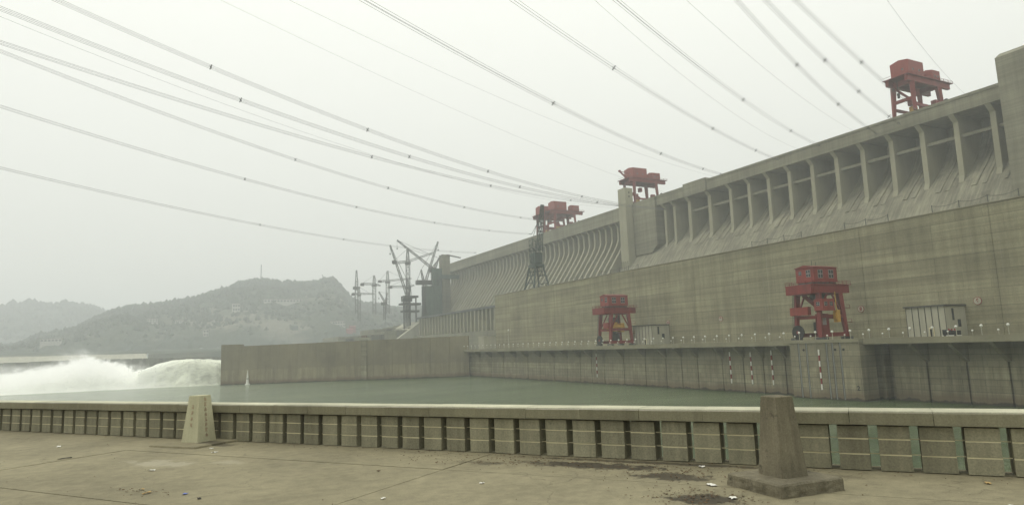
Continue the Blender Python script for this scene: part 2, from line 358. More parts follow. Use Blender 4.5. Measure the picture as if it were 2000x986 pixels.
def numeral(body, size, mat, parent, loc):
    cu = bpy.data.curves.new('numeral', 'FONT'); cu.body = body; cu.size = size; cu.align_x = 'CENTER'; cu.align_y = 'CENTER'; cu.extrude = 0.02; cu.offset = 0.05
    tmp = bpy.data.objects.new('numeral_outline', cu); me = bpy.data.meshes.new_from_object(tmp); bpy.data.objects.remove(tmp)
    me.materials.clear(); me.materials.append(M[mat])
    o = bpy.data.objects.new('numeral', me); COL.objects.link(o); o.parent = parent; o.location = loc; o.rotation_euler = (R(90), 0, R(-90))
    return o
def fbm(x, y, z=0.0, oct=5):
    return mnoise.fractal(Vector((x, y, z)), 0.9, 2.1, oct, noise_basis='PERLIN_ORIGINAL')

# ------------------------------------------------------------------ ground, water, banks
PA = R(-35.43)                                     # parapet runs along T at distance PD from the viewer
T = Vector((math.sin(PA), math.cos(PA), 0)); NN = Vector((math.cos(PA), -math.sin(PA), 0)); PD = 11.435; GZ = 16.0
def pw(t, n, z=GZ): v = T*t + NN*n; return Vector((v.x, v.y, z))
_d = (0.05, 0.043, 0.03)
def _pc(t, n): p = pw(t, n); return p.x, p.y
PATCHES = []
PB = R(90) - PA                                     # local x along T
for t, n, rt_, rn, c, amt, ns, thr in (
        (4.2, 10.75, 2.3, 0.5, _d, 0.95, 3.5, 0.44), (2.7, 10.2, 1.2, 0.6, _d, 0.9, 4.0, 0.48), (2.0, 8.9, 0.85, 0.55, _d, 0.95, 4.0, 0.45),
        (6.0, 10.5, 1.2, 0.35, _d, 0.6, 5.0, 0.55), (13.6, 10.9, 1.5, 0.38, _d, 0.7, 3.0, 0.42), (3.2, 11.25, 4.5, 0.22, _d, 0.8, 4.0, 0.46),
        (12.2, 8.7, 1.6, 0.7, (0.36, 0.335, 0.25), 0.6, 2.5, 0.48), (10.9, 9.2, 0.8, 0.4, (0.34, 0.315, 0.23), 0.5, 3.5, 0.5), (0.6, 10.9, 1.2, 0.3, _d, 0.5, 4.0, 0.54)):
    x, y = _pc(t, n); PATCHES.append((x, y, rt_, rn, PB, c, amt, ns, thr))
M['ground'] = ground_mat()

g = MB()
ring = [pw(-400, 11.9), pw(600, 11.9), pw(600, -600), pw(-400, -600)]
g.add([(*p.xy, GZ-0.05) for p in ring] + [(*p.xy, GZ-6) for p in ring], [(3,2,1,0),(0,1,5,4),(1,2,6,5),(2,3,7,6),(3,0,4,7)])
ground = kind(g.build('ground', 'ground'), 'structure')
JN = 0.012
rows = [(-0.5, 2.85), (2.85, 6.25), (6.25, 9.72), (9.72, 11.89)]
for a, b_ in rows:
    for k in range(-3, 5):
        t0 = 6.42 + 8.4*k; t1 = t0 + 8.4
        dz = random.uniform(-0.004, 0.004)
        q = [pw(t0+JN, a+JN), pw(t1-JN, a+JN), pw(t1-JN, b_-JN), pw(t0+JN, b_-JN)]
        s_ = MB(); s_.add([(*p.xy, GZ+dz) for p in q] + [(*p.xy, GZ-0.04) for p in q], [(3,2,1,0),(0,1,5,4),(1,2,6,5),(2,3,7,6),(3,0,4,7)])
        s_.build('paving_slab', 'ground', ground)
e = MB()
q = [pw(-400, 11.89), pw(600, 11.89), pw(600, 42), pw(-400, 42)]
e.add([(*q[0].xy, GZ-0.1), (*q[1].xy, GZ-0.1), (*q[2].xy, -4), (*q[3].xy, -4)], [(0,1,2,3)])
kind(e.build('embankment_slope', 'quay'), 'structure')
wv = MB(); wv.add([(-5000,-3000,0),(5000,-3000,0),(5000,7000,0),(-5000,7000,0)], [(0,1,2,3)])
kind(wv.build('water', 'water'), 'structure')
rb = MB(); rb.add([(-5200,-3200,-5),(5200,-3200,-5),(5200,7200,-5),(-5200,7200,-5)], [(0,1,2,3)])
kind(rb.build('river_bed', 'pile'), 'structure')

def interp(tab, x):
    if x <= tab[0][0]: return tab[0][1]
    for (x0, z0), (x1, z1) in zip(tab, tab[1:]):
        if x <= x1:
            u = (x-x0)/(x1-x0); return z0 + (z1-z0)*u
    return tab[-1][1]
def terrain(name, mat, tab, x0, x1, ya, yr, yb, step, base, rough, seed, prof=0.85, tree=3.0):
    nx = int((x1-x0)/step); ny = int((yb-ya)/step); m = MB()
    for j in range(ny+1):
        y = ya + (yb-ya)*j/ny
        for i in range(nx+1):
            x = x0 + (x1-x0)*i/nx
            xs = x*yr/max(y, yr*0.6) if y < yr else x
            h = interp(tab, xs)
            if y <= yr:
                u = (y-ya)/(yr-ya); k = u**prof
                z = base + (h-base)*k + rough*math.sin(math.pi*u)*fbm(x*0.006+seed, y*0.006)
            else:
                u = (y-yr)/(yb-yr); z = h - (h*0.75)*u*u
            z += tree*fbm(x*0.07+seed, y*0.07, 3, 3) + tree*0.6*abs(fbm(x*0.22+seed, y*0.22, 7, 2))
            m.v.append((x, y, max(z, -3)))
    w_ = nx+1
    m.f = [(j*w_+i, j*w_+i+1, (j+1)*w_+i+1, (j+1)*w_+i) for j in range(ny) for i in range(nx)]
    return kind(m.build(name, mat), 'structure')
RA = [(-1215,196),(-909,229),(-772,246),(-639,216),(-548,220),(-510,238),(-455,243),(-397,231),(-356,243),(-289,227),(-238,219),(-211,200),(-167,198),(-96,211),(14,223),(188,214),(675,196)]
RB = [(-675,34),(-338,54),(-197,102),(-154,125),(-126,135),(-112,146),(-92,150),(-27,156),(8,162),(70,173),(122,192),(161,208),(193,219),(227,225),(255,225),(310,220),(369,219),(392,220),(410,230),(436,235),(451,233),(471,211),(493,183),(520,161),(583,153),(682,148),(784,150),(1215,142)]
terrain('far_hills', 'hillfar', RA, -1350, 680, 2380, 3105, 3640, 12, 34, 30, 11.0, tree=5.5)
terrain('hills', 'hill', RB, -570, 1210, 1363, 2025, 2320, 7.0, 31, 21, 3.0, prof=0.62, tree=4.4)

def woodland(name, label, tab, x0, x1, ya, yr, base, rough, seed, prof, count, smin, smax):
    rg = random.Random(seed); m = MB()
    for _ in range(count):
        x = rg.uniform(x0, x1); u = rg.random()**0.7; y = ya + (yr-ya)*u + rg.uniform(-2, 14)
        if fbm(x*0.012+seed, y*0.012) < -0.12: continue
        xs = x*yr/max(y, yr*0.6) if y < yr else x
        uu = min(1.0, (y-ya)/(yr-ya))
        z = base + (interp(tab, xs)-base)*max(0, uu)**prof + rough*math.sin(math.pi*uu)*fbm(x*0.006+seed_of[name], y*0.006)
        s_ = rg.uniform(smin, smax); h_ = s_*rg.uniform(1.0, 1.7)
        a0 = rg.uniform(0, 6.28)
        vs = [(x, y, z+h_*1.5)] + [(x+s_*rg.uniform(.7,1.2)*math.cos(a0+k*1.257), y+s_*math.sin(a0+k*1.257), z+h_*rg.uniform(0.5,0.9)) for k in range(5)] + [(x+0.6*s_*math.cos(a0+k*1.257+.6), y+0.6*s_*math.sin(a0+k*1.257+.6), z-1) for k in range(5)]
        m.add(vs, [(0,1+k,1+(k+1)%5) for k in range(5)] + [(1+k,6+k,1+(k+1)%5) for k in range(5)] + [(6+k,6+(k+1)%5,1+(k+1)%5) for k in range(5)])
    o = m.build(name, 'tree'); tag(kind(o, 'stuff'), label, 'woodland')
seed_of = {'woodland': 3.0, 'far_woodland': 11.0}
M['tree'] = hill_mat('tree crowns', (0.042, 0.053, 0.041), (0.056, 0.066, 0.048), (0.05, 0.06, 0.045))
woodland('woodland', 'dark tree cover over the hill behind the river', RB, -405, 865, 1375, 2025, 31, 21, 5, 0.62, 11000, 2.6, 6.0)
woodland('far_woodland', 'tree cover over the far left hills', RA, -945, 350, 2400, 3105, 34, 30, 6, 0.85, 6500, 5.0, 10.0)

# pale revetment of the far bank and the dark cofferdam before it
bk = MB(); bk.add([(-700,985,8),(-15,985,8),(-20,1012,24.3),(-700,1012,30),(-20,1040,24.8),(-700,1040,30.5)], [(0,1,2,3),(3,2,4,5)])
kind(bk.build('far_bank', 'bank'), 'structure')
fs = MB(); fs.add([(-18,1000,-3),(420,1000,-3),(420,1012,26),(-18,1012,23.8),(420,1380,34),(-700,1380,32),(-700,1041,29.5),(-18,1041,24.6)], [(0,1,2,3),(3,2,4,7),(7,4,5,6)])
kind(fs.build('far_shore', 'hill'), 'structure')
cf = thing('cofferdam', 'long dark sheet pile cofferdam across the river behind the white spray', 'cofferdam', (-40, 762, -3))
for i in range(44):
    x = -340 + i*9.2
    MB().box(x, x+8.7, 760, 764, -3, 18.9 - max(0, (x+60))*0.018 + random.uniform(-0.3, 0.3)).build('pile_panel', 'pile', cf)
MB().box(-340, 64, 764.02, 770, -3, 17).build('backfill', 'pile', cf)

# ------------------------------------------------------------------ dam
dam = thing('dam', 'huge grey concrete gravity dam with open piers under its crest road', 'dam', (311, 450, 0))
CZ = 119.3
YS0, YS1 = 404.0, 772.0                              # overflow section
YR0, YR1 = 95.0, 404.0                               # powerhouse section
MB().box(307, 332, 141.5, 404.0, 112.3, CZ-1.2).box(306.6, 332.4, 141.5, 404.0, CZ-1.197, CZ).build('crest_beam', 'dam', dam)
MB().box(307, 332, 404.02, YS1, 109.0, CZ-1.2).box(306.6, 332.4, 404.02, YS1, CZ-1.197, CZ).build('crest_beam', 'dam', dam)
MB().box(306.2, 331, 317.5, 338.6, 111.9, CZ+1.3).build('crest_bay', 'dam', dam)
pro_r = [(328.5,112.3),(328.2,104),(326.6,101.0),(324.0,97),(320.8,93.2),(317.4,89.7),(314,86.5),(310.2,82.9),(306.4,78.8),(303,74.6),(264,23),(262,10)]
body = [(334,112.3)] + [(334,10)]
MB().prism_xz(pro_r + body[::-1], YR0, YR1).build('downstream_face', 'apron', dam)
pro_f = [(308.4,109.1),(311,106.6),(311.3,97.6),(310.9,95.4),(309.7,92.2),(307.4,88.2),(304.4,83.7),(290,63),(264,26)]
pro_s = [(322,109.1),(321.6,98),(320.8,94),(319.2,89.6),(316.6,85),(313.4,80.4),(299,59.8),(272,21),(270,10)]
MB().prism_xz(pro_s + body[::-1], YS0+0.02, YS1).build('overflow_face', 'dam', dam)
# overflow piers: slim curved fins
fin_prof = pro_f + [(274,24)] + [(x+1.2, z) for x, z in pro_s[::-1] if z > 24]
fm = None
y = 412.3; i = 0
while y < YS1 - 2:
    if fm is None:
        f0 = MB(); f0.prism_xz([(x-311, z) for x, z in fin_prof], -1.0, 1.0); fo = f0.build('pier_fin', 'fin', dam, world=False); fm = fo.data
    else:
        fo = bpy.data.objects.new('pier_fin', fm); COL.objects.link(fo); fo.parent = dam
    fo.location = (0, y-450, 0)
    y += 8.02
# big piers of the powerhouse section
PY = [150.4,165.6,180.9,196.0,211.1,226.2,241.3,256.4,271.3,286.2,301.2,319.4,338.2,353.4,363.0]
pier_prof = [(307.3,112.28),(310.6,109.2),(310.4,85),(309.2,82.0),(309.6,80.5),(316,84),(329,97),(329,112.28)]
pm = None
for k, y in enumerate(PY):
    if pm is None:
        f0 = MB(); f0.prism_xz([(x-311, z) for x, z in pier_prof], -1.15, 1.15); fo = f0.build('pier', 'fin', dam, world=False); pm = fo.data
    else:
        fo = bpy.data.objects.new('pier', pm); COL.objects.link(fo); fo.parent = dam
    fo.location = (0, y-450, 0)
    if k in (11, 12): fo.scale = (1.0, 1.25, 1.0)
for y0, y1 in zip([141.5]+PY[:-1], PY):
    if y1 > 350: continue
    MB().box(312.2, 314.4, y0+1.16, y1-1.16, 102.2, 103.6).build('cross_beam', 'dam', dam)
    a_, b_ = y0+1.16, y1-1.16; wd = b_-a_
    for fa, fb, dd in ((0.20, 0.36, 0.32), (0.50, 0.68, 0.42)):
        pr = [(x - dd*min(1.0, 0.55+0.45*(z-60)/40), z + dd*0.35*(0 if z > 99 else 1)) for x, z in pro_r if z > 78]
        MB().prism_xz(pr + [(x+2.0, z-1.2) for x, z in pro_r if z > 78][::-1], a_+wd*fa, a_+wd*fb).build('penstock_casing', 'apron', dam)
# tower blocks standing against the dam
t1 = thing('dam_tower', 'massive grey concrete block tower at the right edge rising above the crest', 'tower', (315, 118, 55))
MB().prism_xz([(299,55),(299,127.2),(303,129.8),(330,129.8),(330,55)], 96, 141.3).build('block', 'dam', t1)
MB().box(301, 304, 118, 126, 129.82, 131).build('roof_hatch', 'dam', t1)
MB().box(298.7, 299.02, 127, 128.2, 118, 123).build('vent', 'dark', t1)
t2 = thing('dam_tower', 'tall slim concrete lift shaft rising above the crest beside the red gantry', 'tower', (310, 394, 55))
MB().box(299.5, 306.4, 393.0, 401.8, 55, 130.6).build('shaft', 'fin', t2)
for zz in (126.5, 123.5): MB().box(302.5, 303.6, 392.9, 393.05, zz, zz+1.2).build('window', 'dark', t2)
for y_ in (401.2, 399.0, 396.6, 394.2): MB().beam((299.2, y_, 55), (299.2, y_, 76), 0.45).build('pipe', 'dam', t2)
t3 = thing('dam_tower', 'broad smooth concrete face slab between lift shaft and the open piers', 'tower', (310, 374, 55))
m = MB(); m.add([(305.6,y_,z_) for y_, z_ in ((392.9,118.05),(367.6,118.05),(367.6,84.5),(373.5,79.8),(392.9,79.8))] + [(320,y_,z_) for y_, z_ in ((392.9,118.05),(367.6,118.05),(367.6,84.5),(373.5,79.8),(392.9,79.8))],
      [(0,1,2,3,4),(9,8,7,6,5),(0,5,6,1),(1,6,7,2),(2,7,8,3),(3,8,9,4),(4,9,5,0)])
m.build('face_slab', 'dam', t3)
MB().box(312, 320, 367.4, 392.9, 50, 79.78).build('plinth', 'dam', t3)
for y_ in (391.4, 384.5, 378.0): MB().box(306.5, 311.98, y_-0.9, y_+0.9, 50, 79.78).build('column', 'fin', t3)
MB().box(306, 311.9, 376.7, 392.3, 66.5, 67.7).build('landing', 'fin', t3)
MB().box(306, 311.9, 376.7, 392.3, 57.0, 58.2).build('landing', 'fin', t3)

# lower overflow structure beyond the powerhouse end
lo = thing('spillway_block', 'low concrete spillway block with rows of upright ribs beyond the powerhouse end', 'spillway', (255, 590, 0))
MB().box(246, 288, 412, 690, -3, 49.4).build('core', 'dam', lo)
MB().box(239.2, 288.5, 411.5, 690.5, 49.42, 51.2).build('roof_slab', 'steel', lo)
MB().box(236, 245.98, 412, 690, -3, 31).build('lower_sill', 'dam', lo)
y = 418; k = 0
while y < 690:
    MB().box(240, 245.98, y-0.9, y+0.9, 31.02, 49.4).build('rib', 'fin', lo)
    if k % 3 != 2: MB().box(242, 245.96, y+0.92, y+7.1, 31.02, 39.5 + (k % 2)*1.2).build('infill_panel', 'ph', lo)
    y += 8.02; k += 1

# ------------------------------------------------------------------ powerhouse
ph = thing('powerhouse', 'very long plain concrete powerhouse wall banded by pour lines', 'powerhouse', (230, 170, 16))
PHT = 51.2
MB().box(197.0, 268, -90, 405.3, 10, PHT-0.4).build('core', 'ph', ph)
y1 = 405.5
while y1 > -80:
    y0 = y1 - 38.3
    MB().box(196.0, 197.2, y0+0.05, y1-0.05, 16, PHT + random.uniform(-0.06, 0.06)).build('wall_block', 'ph', ph)
    y1 = y0
MB().box(195.8, 197.4, -90, 405.6, PHT+0.08, PHT+0.35).build('roof_coping', 'deck', ph)
MB().box(197.25, 268, 405.32, 406, 10, PHT-0.2).build('end_wall', 'ph', ph)
# posts with a sagging wire along the roof edge
for k, (ya, n_) in enumerate(((92, 4), (128, 3), (160, 4), (252, 5), (300, 3))):
    rl = thing('roof_rail', ('sagging wire on thin posts along the powerhouse roof edge, ' + ['at far right','right of centre','above the near deck gantry','near the broad face slab','farthest left'][k]), 'rail', (197, ya, PHT+0.35), 'wire rails on the powerhouse roof')
    for i in range(n_):
        MB().beam((197.2, ya+i*7.5, PHT+0.3), (197.2, ya+i*7.5, PHT+2.7), 0.16).build('post', 'steel', rl)
    pts = []
    for i in range((n_-1)*6+1):
        u = i/6; fr = u-math.floor(u); pts.append((197.2, ya+u*7.5, PHT+2.5-1.3*4*fr*(1-fr)*0.5))
    MB().polytube(pts, 0.06, 4).build('wire', 'steel', rl)

# unit numbers on the wall
for (y_, num, lab) in ((104.7,'6','round white plate numbered 6 on the powerhouse wall, largest'), (139.4,'8','round white number plate on the wall beside the near deck gantry'),
                       (200.3,'9','small round number plate on the wall midway between the two deck gantries'), (232.0,'10','small round number plate on the wall above the farther fluted shed')):
    sg = thing('number_plate', lab, 'number plate', (195.9, y_, 25.5), 'unit numbers on the powerhouse wall')
    MB().tube((195.98, y_, 25.5), (195.86, y_, 25.5), 1.08, 20).build('rim', 'bandred', sg)
    MB().tube((195.9, y_, 25.5), (195.80, y_, 25.5), 0.93, 20).build('disc', 'shed', sg)
    numeral(num, 1.7 if len(num) == 1 else 1.2, 'bandred', sg, (-0.125, 0, 0))

# ------------------------------------------------------------------ tailrace deck and quay wall
dk = thing('tailrace_deck', 'long concrete deck and quay wall along the water below the powerhouse', 'quay', (180, 240, 0))
DZ = 16.2
MB().box(166.9, 195.98, 60, 408, 15.2, DZ).build('deck_slab', 'deck', dk)
MB().box(166.6, 167.3, 60, 408, 15.0, DZ+0.35).build('kerb', 'deck', dk)
MB().box(174.6, 196, 119, 408, -3, 15.18).build('wall_core', 'quay', dk)
MB().box(177.2, 196, 60, 118.98, -3, 15.18).build('wall_core', 'quay', dk)
JY = [60,69,78.5,88,97.3,107.0,116.4,119.0,142.0,149.5,158.2,166.7,176.3,188.5,197,205.9,218.5,232.8,247,257,266.4,277.7,289.7,304.1,317,331,346,362,378,392]
for a_, b_ in zip(JY, JY[1:]):
    if (a_, b_) in ((116.4,119.0),(119.0,142.0)): continue
    xw = 171.5 if a_ > 130 else 174.0
    MB().box(xw, xw+3.08, a_+0.22, b_-0.22, -3, 15.0).build('wall_block', 'quay', dk)
for y_ in JY:
    if 115 < y_ < 145: continue
    xw = 171.5 if y_ > 130 else 174.0
    MB().prism_xz([(167.4,15.17),(xw+3.09,15.17),(xw+3.09,10.6),(xw-0.15,11.2 if xw < 173 else 10.2),(167.4,14.5)], y_-0.75, y_+0.21).build('corbel', 'quay', dk)
# proud pier with gate slots
pr = thing('gate_pier', 'block of quay wall standing proud with upright steel gate guides', 'pier', (168, 130, 0))
MB().box(165.2, 171.4, 119.2, 141.8, -3, 15.6).build('block', 'quay', pr)
MB().box(164.9, 171.4, 119.0, 142.0, 15.62, 16.5).build('cap', 'deck', pr)
for i, y_ in enumerate((138.6, 135.9, 129.2, 127.3, 124.9)):
    MB().box(165.02, 165.22, y_-0.16, y_+0.16, 0.2, 15.6).build('gate_guide', 'guide_steel', pr)
    MB().box(165.05, 165.19, y_+0.2, y_+0.34, 0.2, 15.6).build('guide_rail', 'dark', pr)
for y_ in (137.0, 126.6, 124.0):
    MB().tube((165.25, y_, 13.7), (165.1, y_, 13.7), 0.35, 10).build('port_hole', 'dark', pr)
numeral('2', 1.7, 'dark', pr, (165.17-168, 120.6-130, 3.4))

# striped gauges
for (x_, y_, z0, z1, lab) in ((171.3,172.4,2.8,13.2,'leftmost of three striped water gauges on the quay wall left of the gate pier'), (171.3,163.2,2.8,13.0,'middle one of three striped water gauges left of the gate pier'),
                              (171.3,154.6,2.8,13.6,'striped water gauge nearest the gate pier, left of it'), (165.0,131.9,2.6,13.8,'striped water gauge in the middle of the gate pier'), (171.3,252.6,2.8,13.2,'faint striped water gauge on the distant quay wall below the farther gantry')):
    gg = thing('water_gauge', lab, 'gauge', (x_, y_, z0), 'striped water gauges')
    n_ = 7
    for i in range(n_):
        za = z0+(z1-z0)*i/n_; zb = z0+(z1-z0)*(i+1)/n_
        MB().box(x_-0.06, x_+0.19, y_-0.17, y_+0.17, za, zb).build('white_band' if i % 2 == 0 else 'red_band', 'bandwhite' if i % 2 == 0 else 'bandred', gg)
# bollard lamps with white globes along the deck
pole = MB().tube((0,0,0), (0,0,1.55), 0.07, 6); globe = MB().ball((0,0,1.72), 0.27)
lp0 = None
def lamp(x, y, z, s=1.0):
    global lp0
    lab = 'white globe on a short post along the tailrace deck edge'
    if lp0 is None:
        lp0 = thing('globe_lamp', lab, 'lamp', (x, y, z), 'globe lamps along the deck edge'); pole.build('post', 'bank', lp0, world=False); globe.build('globe', 'white', lp0, world=False, smooth=True); o = lp0
    else:
        o = copy_tree(lp0); o.location = (x, y, z)
    o.scale = (s, s, s)
y = 78
while y < 395:
    lamp(167.0, y, DZ+0.35, 1.25)
    lamp(168.4, y+2.8, DZ, 0.85)
    y += 5.6
# two fluted sheds
def shed(label, y0, y1, x0=186.5):
    s_ = thing('shed', label, 'shed', (191, (y0+y1)/2, DZ), 'sheds on the tailrace deck')
    MB().box(x0, 195.9, y0, y1, DZ, 24.4).build('wall', 'shed', s_)
    MB().box(x0-0.5, 195.95, y0-0.4, y1+0.4, 24.42, 24.85).build('roof', 'shed_dark', s_)
    n_ = 7
    for i in range(n_):
        y_ = y0 + (y1-y0)*(i+0.0)/(n_-1)
        MB().box(x0-0.14, x0-0.004, max(y0, y_-0.07), min(y1, y_+0.07), DZ, 24.4).build('fin', 'shed_dark', s_)
    MB().box(x0-0.25, x0-0.003, y0+(y1-y0)*0.31, y0+(y1-y0)*0.43, DZ, 18.8).build('door_frame', 'strip', s_)
    MB().box(x0-0.3, x0-0.2, y0+(y1-y0)*0.33, y0+(y1-y0)*0.41, DZ, 18.4).build('door', 'dark', s_)
    MB().box(189.5, 190.4, y0-0.06, y0+0.01, 20.6, 23.8).build('window', 'pane', s_)
    MB().box(191.8, 193.2, y0-0.06, y0+0.01, 18.8, 20.8).build('window', 'pane', s_)
shed('pale fluted concrete shed on the deck with a dark doorway, near the 6 plate', 108.2, 119.0)
shed('pale fluted concrete shed on the deck beside the farther red gantry', 231.6, 244.6)
wb = thing('white_cabin', 'small plain white cabin on the deck at the far end of the powerhouse', 'cabin', (184, 390, DZ))
MB().box(178, 186, 385, 394, DZ, 24.0).build('wall', 'shed', wb); MB().box(177.7, 186.3, 384.7, 394.3, 24.02, 24.5).build('roof', 'shed', wb)
mp_ = thing('mast', 'slim pale pole on the deck in front of the far wall end', 'mast', (190, 375, DZ))
MB().tube((190,375,DZ), (190,375,27.5), 0.28, 6).build('pole', 'shed', mp_); MB().ball((190,375,27.6), 0.5).build('lamp_head', 'white', mp_)
# truck near the right shed
tk = thing('parked_truck', 'small dark and white truck parked on the deck right of the fluted shed', 'truck', (180, 104, DZ))
MB().box(178.8,181.2,100.6,103.6,DZ+0.6,DZ+2.2).build('cargo_bed','dark',tk); MB().box(178.9,181.1,103.8,105.7,DZ+0.6,DZ+2.6).build('cab','dark',tk)
MB().box(178.85,178.9,104.2,105.5,DZ+1.6,DZ+2.4).build('window','pane',tk)
MB().box(178.8,181.2,100.4,105.9,DZ+0.35,DZ+0.6).build('chassis','white',tk)
for yy in (101.3,104.9):
    for xx in (178.9,181.0): MB().tube((xx-0.15,yy,DZ+0.42),(xx+0.15,yy,DZ+0.42),0.42,12).build('wheel','dark',tk)
for yy in (101.0,102.0,103.0): MB().box(178.75,178.79,yy,yy+0.5,DZ+2.2,DZ+2.9).build('load','bandred',tk)
tk.scale = (0.72, 0.72, 0.72)

# ------------------------------------------------------------------ guide wall
gw = thing('guide_wall', 'brown stained concrete guide wall running out into the river', 'wall', (100, 426, 0))
G0 = Vector((169.5, 390.4, 0)); G1 = Vector((32, 462.2, 0)); GD = (G1-G0).normalized(); GN = Vector((-GD.y, GD.x, 0))
if GN.y < 0: GN = -GN
GL = (G1-G0).length
def gq(s, n, z): p = G0 + GD*s + GN*n; return (p.x, p.y, z)
nb = 13
for i in range(nb):
    a_, b_ = GL*i/nb+0.06, GL*(i+1)/nb-0.06
    top = 25.1 - 1.6*((i+0.5)/nb) + (1.3 if i == nb-1 else 0)
    m = MB(); m.add([gq(a_,0,-3),gq(b_,0,-3),gq(b_,6,-3),gq(a_,6,-3),gq(a_,0,top),gq(b_,0,top),gq(b_,6,top),gq(a_,6,top)], [(0,3,2,1),(4,5,6,7),(0,1,5,4),(1,2,6,5),(2,3,7,6),(3,0,4,7)])
    m.build('wall_block', 'guide', gw)
m = MB(); m.add([gq(0,0.5,-3),gq(GL-0.5,0.5,-3),gq(GL-0.5,5.5,-3),gq(0,5.5,-3),gq(0,0.5,22.8),gq(GL-0.5,0.5,22.8),gq(GL-0.5,5.5,22.8),gq(0,5.5,22.8)], [(0,3,2,1),(4,5,6,7),(0,1,5,4),(1,2,6,5),(2,3,7,6),(3,0,4,7)]); m.build('wall_core', 'guide', gw)
def gbox(a_, b_, n0, n1, z0, z1):
    m = MB(); m.add([gq(a_,n0,z0),gq(b_,n0,z0),gq(b_,n1,z0),gq(a_,n1,z0),gq(a_,n0,z1),gq(b_,n0,z1),gq(b_,n1,z1),gq(a_,n1,z1)], [(0,3,2,1),(4,5,6,7),(0,1,5,4),(1,2,6,5),(2,3,7,6),(3,0,4,7)]); return m
gbox(63.6,67.2,-1.4,-0.01,-3,24.6).build('pilaster', 'quay', gw)
gbox(63.0,68.0,-1.6,3.5,25.2,26.2).build('pilaster_cap', 'bank', gw)
gbox(64.0,67.0,-0.6,2.5,26.22,27.6).build('lamp_box', 'roofing', gw)
gbox(2,GL-14,-0.9,-0.01,-3,1.2).build('toe', 'guide', gw)
mk = thing('navigation_marker', 'small white pointed river marker standing before the guide wall end', 'marker', (46.5, 450, 0))
MB().tube((46.5,450,0),(46.5,450,8.8),0.95,8,0.12).build('spire', 'white', mk); MB().tube((46.5,450,-0.5),(46.5,450,0.55),1.6,10,1.4).build('float', 'white', mk); MB().tube((46.5,450,3.2),(46.5,450,4.0),0.78,8,0.66).build('band', 'shed', mk)

# ------------------------------------------------------------------ parapet along the promenade
PT = GZ + 0.846
pp = thing('parapet', 'low concrete parapet of grooved panels under a long coping', 'parapet', pw(8, PD, GZ))
def pbox(t0, t1, n0, n1, z0, z1):
    m = MB(); q = [pw(t0,n0,0), pw(t1,n0,0), pw(t1,n1,0), pw(t0,n1,0)]
    return m.add([(p.x,p.y,z0) for p in q] + [(p.x,p.y,z1) for p in q], [(0,1,2,3),(7,6,5,4),(4,5,1,0),(5,6,2,1),(6,7,3,2),(7,4,0,3)])
JR = random.Random(21)
def pprism(t0, t1, prof, jit=0.0):
    k = len(prof); m = MB()
    vs = [(*pw(t0+JR.uniform(-jit, jit), n+JR.uniform(-jit, jit), 0).xy, z+JR.uniform(-jit, jit)) for n, z in prof] + [(*pw(t1+JR.uniform(-jit, jit), n+JR.uniform(-jit, jit), 0).xy, z+JR.uniform(-jit, jit)) for n, z in prof]
    return m.add(vs, [tuple(range(k)), tuple(range(k, 2*k))[::-1]] + [(i, k+i, k+(i+1) % k, (i+1) % k) for i in range(k)])
PITCH = 0.5352
zl = (GZ+0.235, GZ+0.455)
prof = [(PD, GZ+0.012), (PD, zl[0]-0.011), (PD+0.022, zl[0]-0.011), (PD+0.022, zl[0]+0.011), (PD, zl[0]+0.011), (PD, zl[1]-0.011), (PD+0.022, zl[1]-0.011), (PD+0.022, zl[1]+0.011), (PD, zl[1]+0.011), (PD, GZ+0.64), (PD+0.38, GZ+0.64), (PD+0.38, GZ+0.012)]
k0 = -9
for k in range(k0, 46):
    tc = 1.64 + PITCH*(k+0.5)-0.015                           # centre of the panel between two gaps
    dn = random.uniform(-0.006, 0.006); hw = 0.206 + random.uniform(-0.004, 0.004)
    p = pprism(tc-hw, tc+hw, [(n+dn, z) for n, z in prof], 0.004).build('panel', 'parapet', pp)
    for z in zl:
        s_ = pbox(tc-hw+0.001, tc+hw-0.001, PD+0.006+dn, PD+0.0215+dn, z-0.0095, z+0.0095).build('groove_strip', 'strip', pp); s_.parent = p
pbox(-9, 28, PD+0.10, PD+0.2, GZ+0.641, GZ+0.663).build('bearing_strip', 'parapet', pp)
pbox(-9, 28, PD+0.09, PD+0.25, GZ-0.06, GZ+0.012).build('footing', 'parapet', pp)
for z in zl: pbox(-6, 27, PD+0.10, PD+0.112, z-0.006, z+0.006).build('tie_rod', 'strip', pp)
for k in range(-6, 25):
    t0 = 1.38 + 1.0704*k
    dz = random.uniform(-0.003, 0.003); g_ = 0.0025
    c = [(PD-0.085, GZ+0.668), (PD-0.085, PT-0.012+dz), (PD-0.073, PT+dz), (PD+0.45, PT+dz), (PD+0.462, PT-0.012+dz), (PD+0.462, GZ+0.668), (PD+0.36, GZ+0.664), (PD+0.01, GZ+0.664)]
    st_ = pprism(t0+g_, t0+1.0704-g_, c, 0.0025).build('coping_stone', 'coping', pp)
    cp_ = pprism(t0+g_, t0+1.0704-g_, [(PD-0.06, PT+dz+0.001), (PD-0.055, PT+dz+0.016), (PD+0.43, PT+dz+0.016), (PD+0.435, PT+dz+0.001)]).build('top_screed', 'screed', pp); cp_.parent = st_

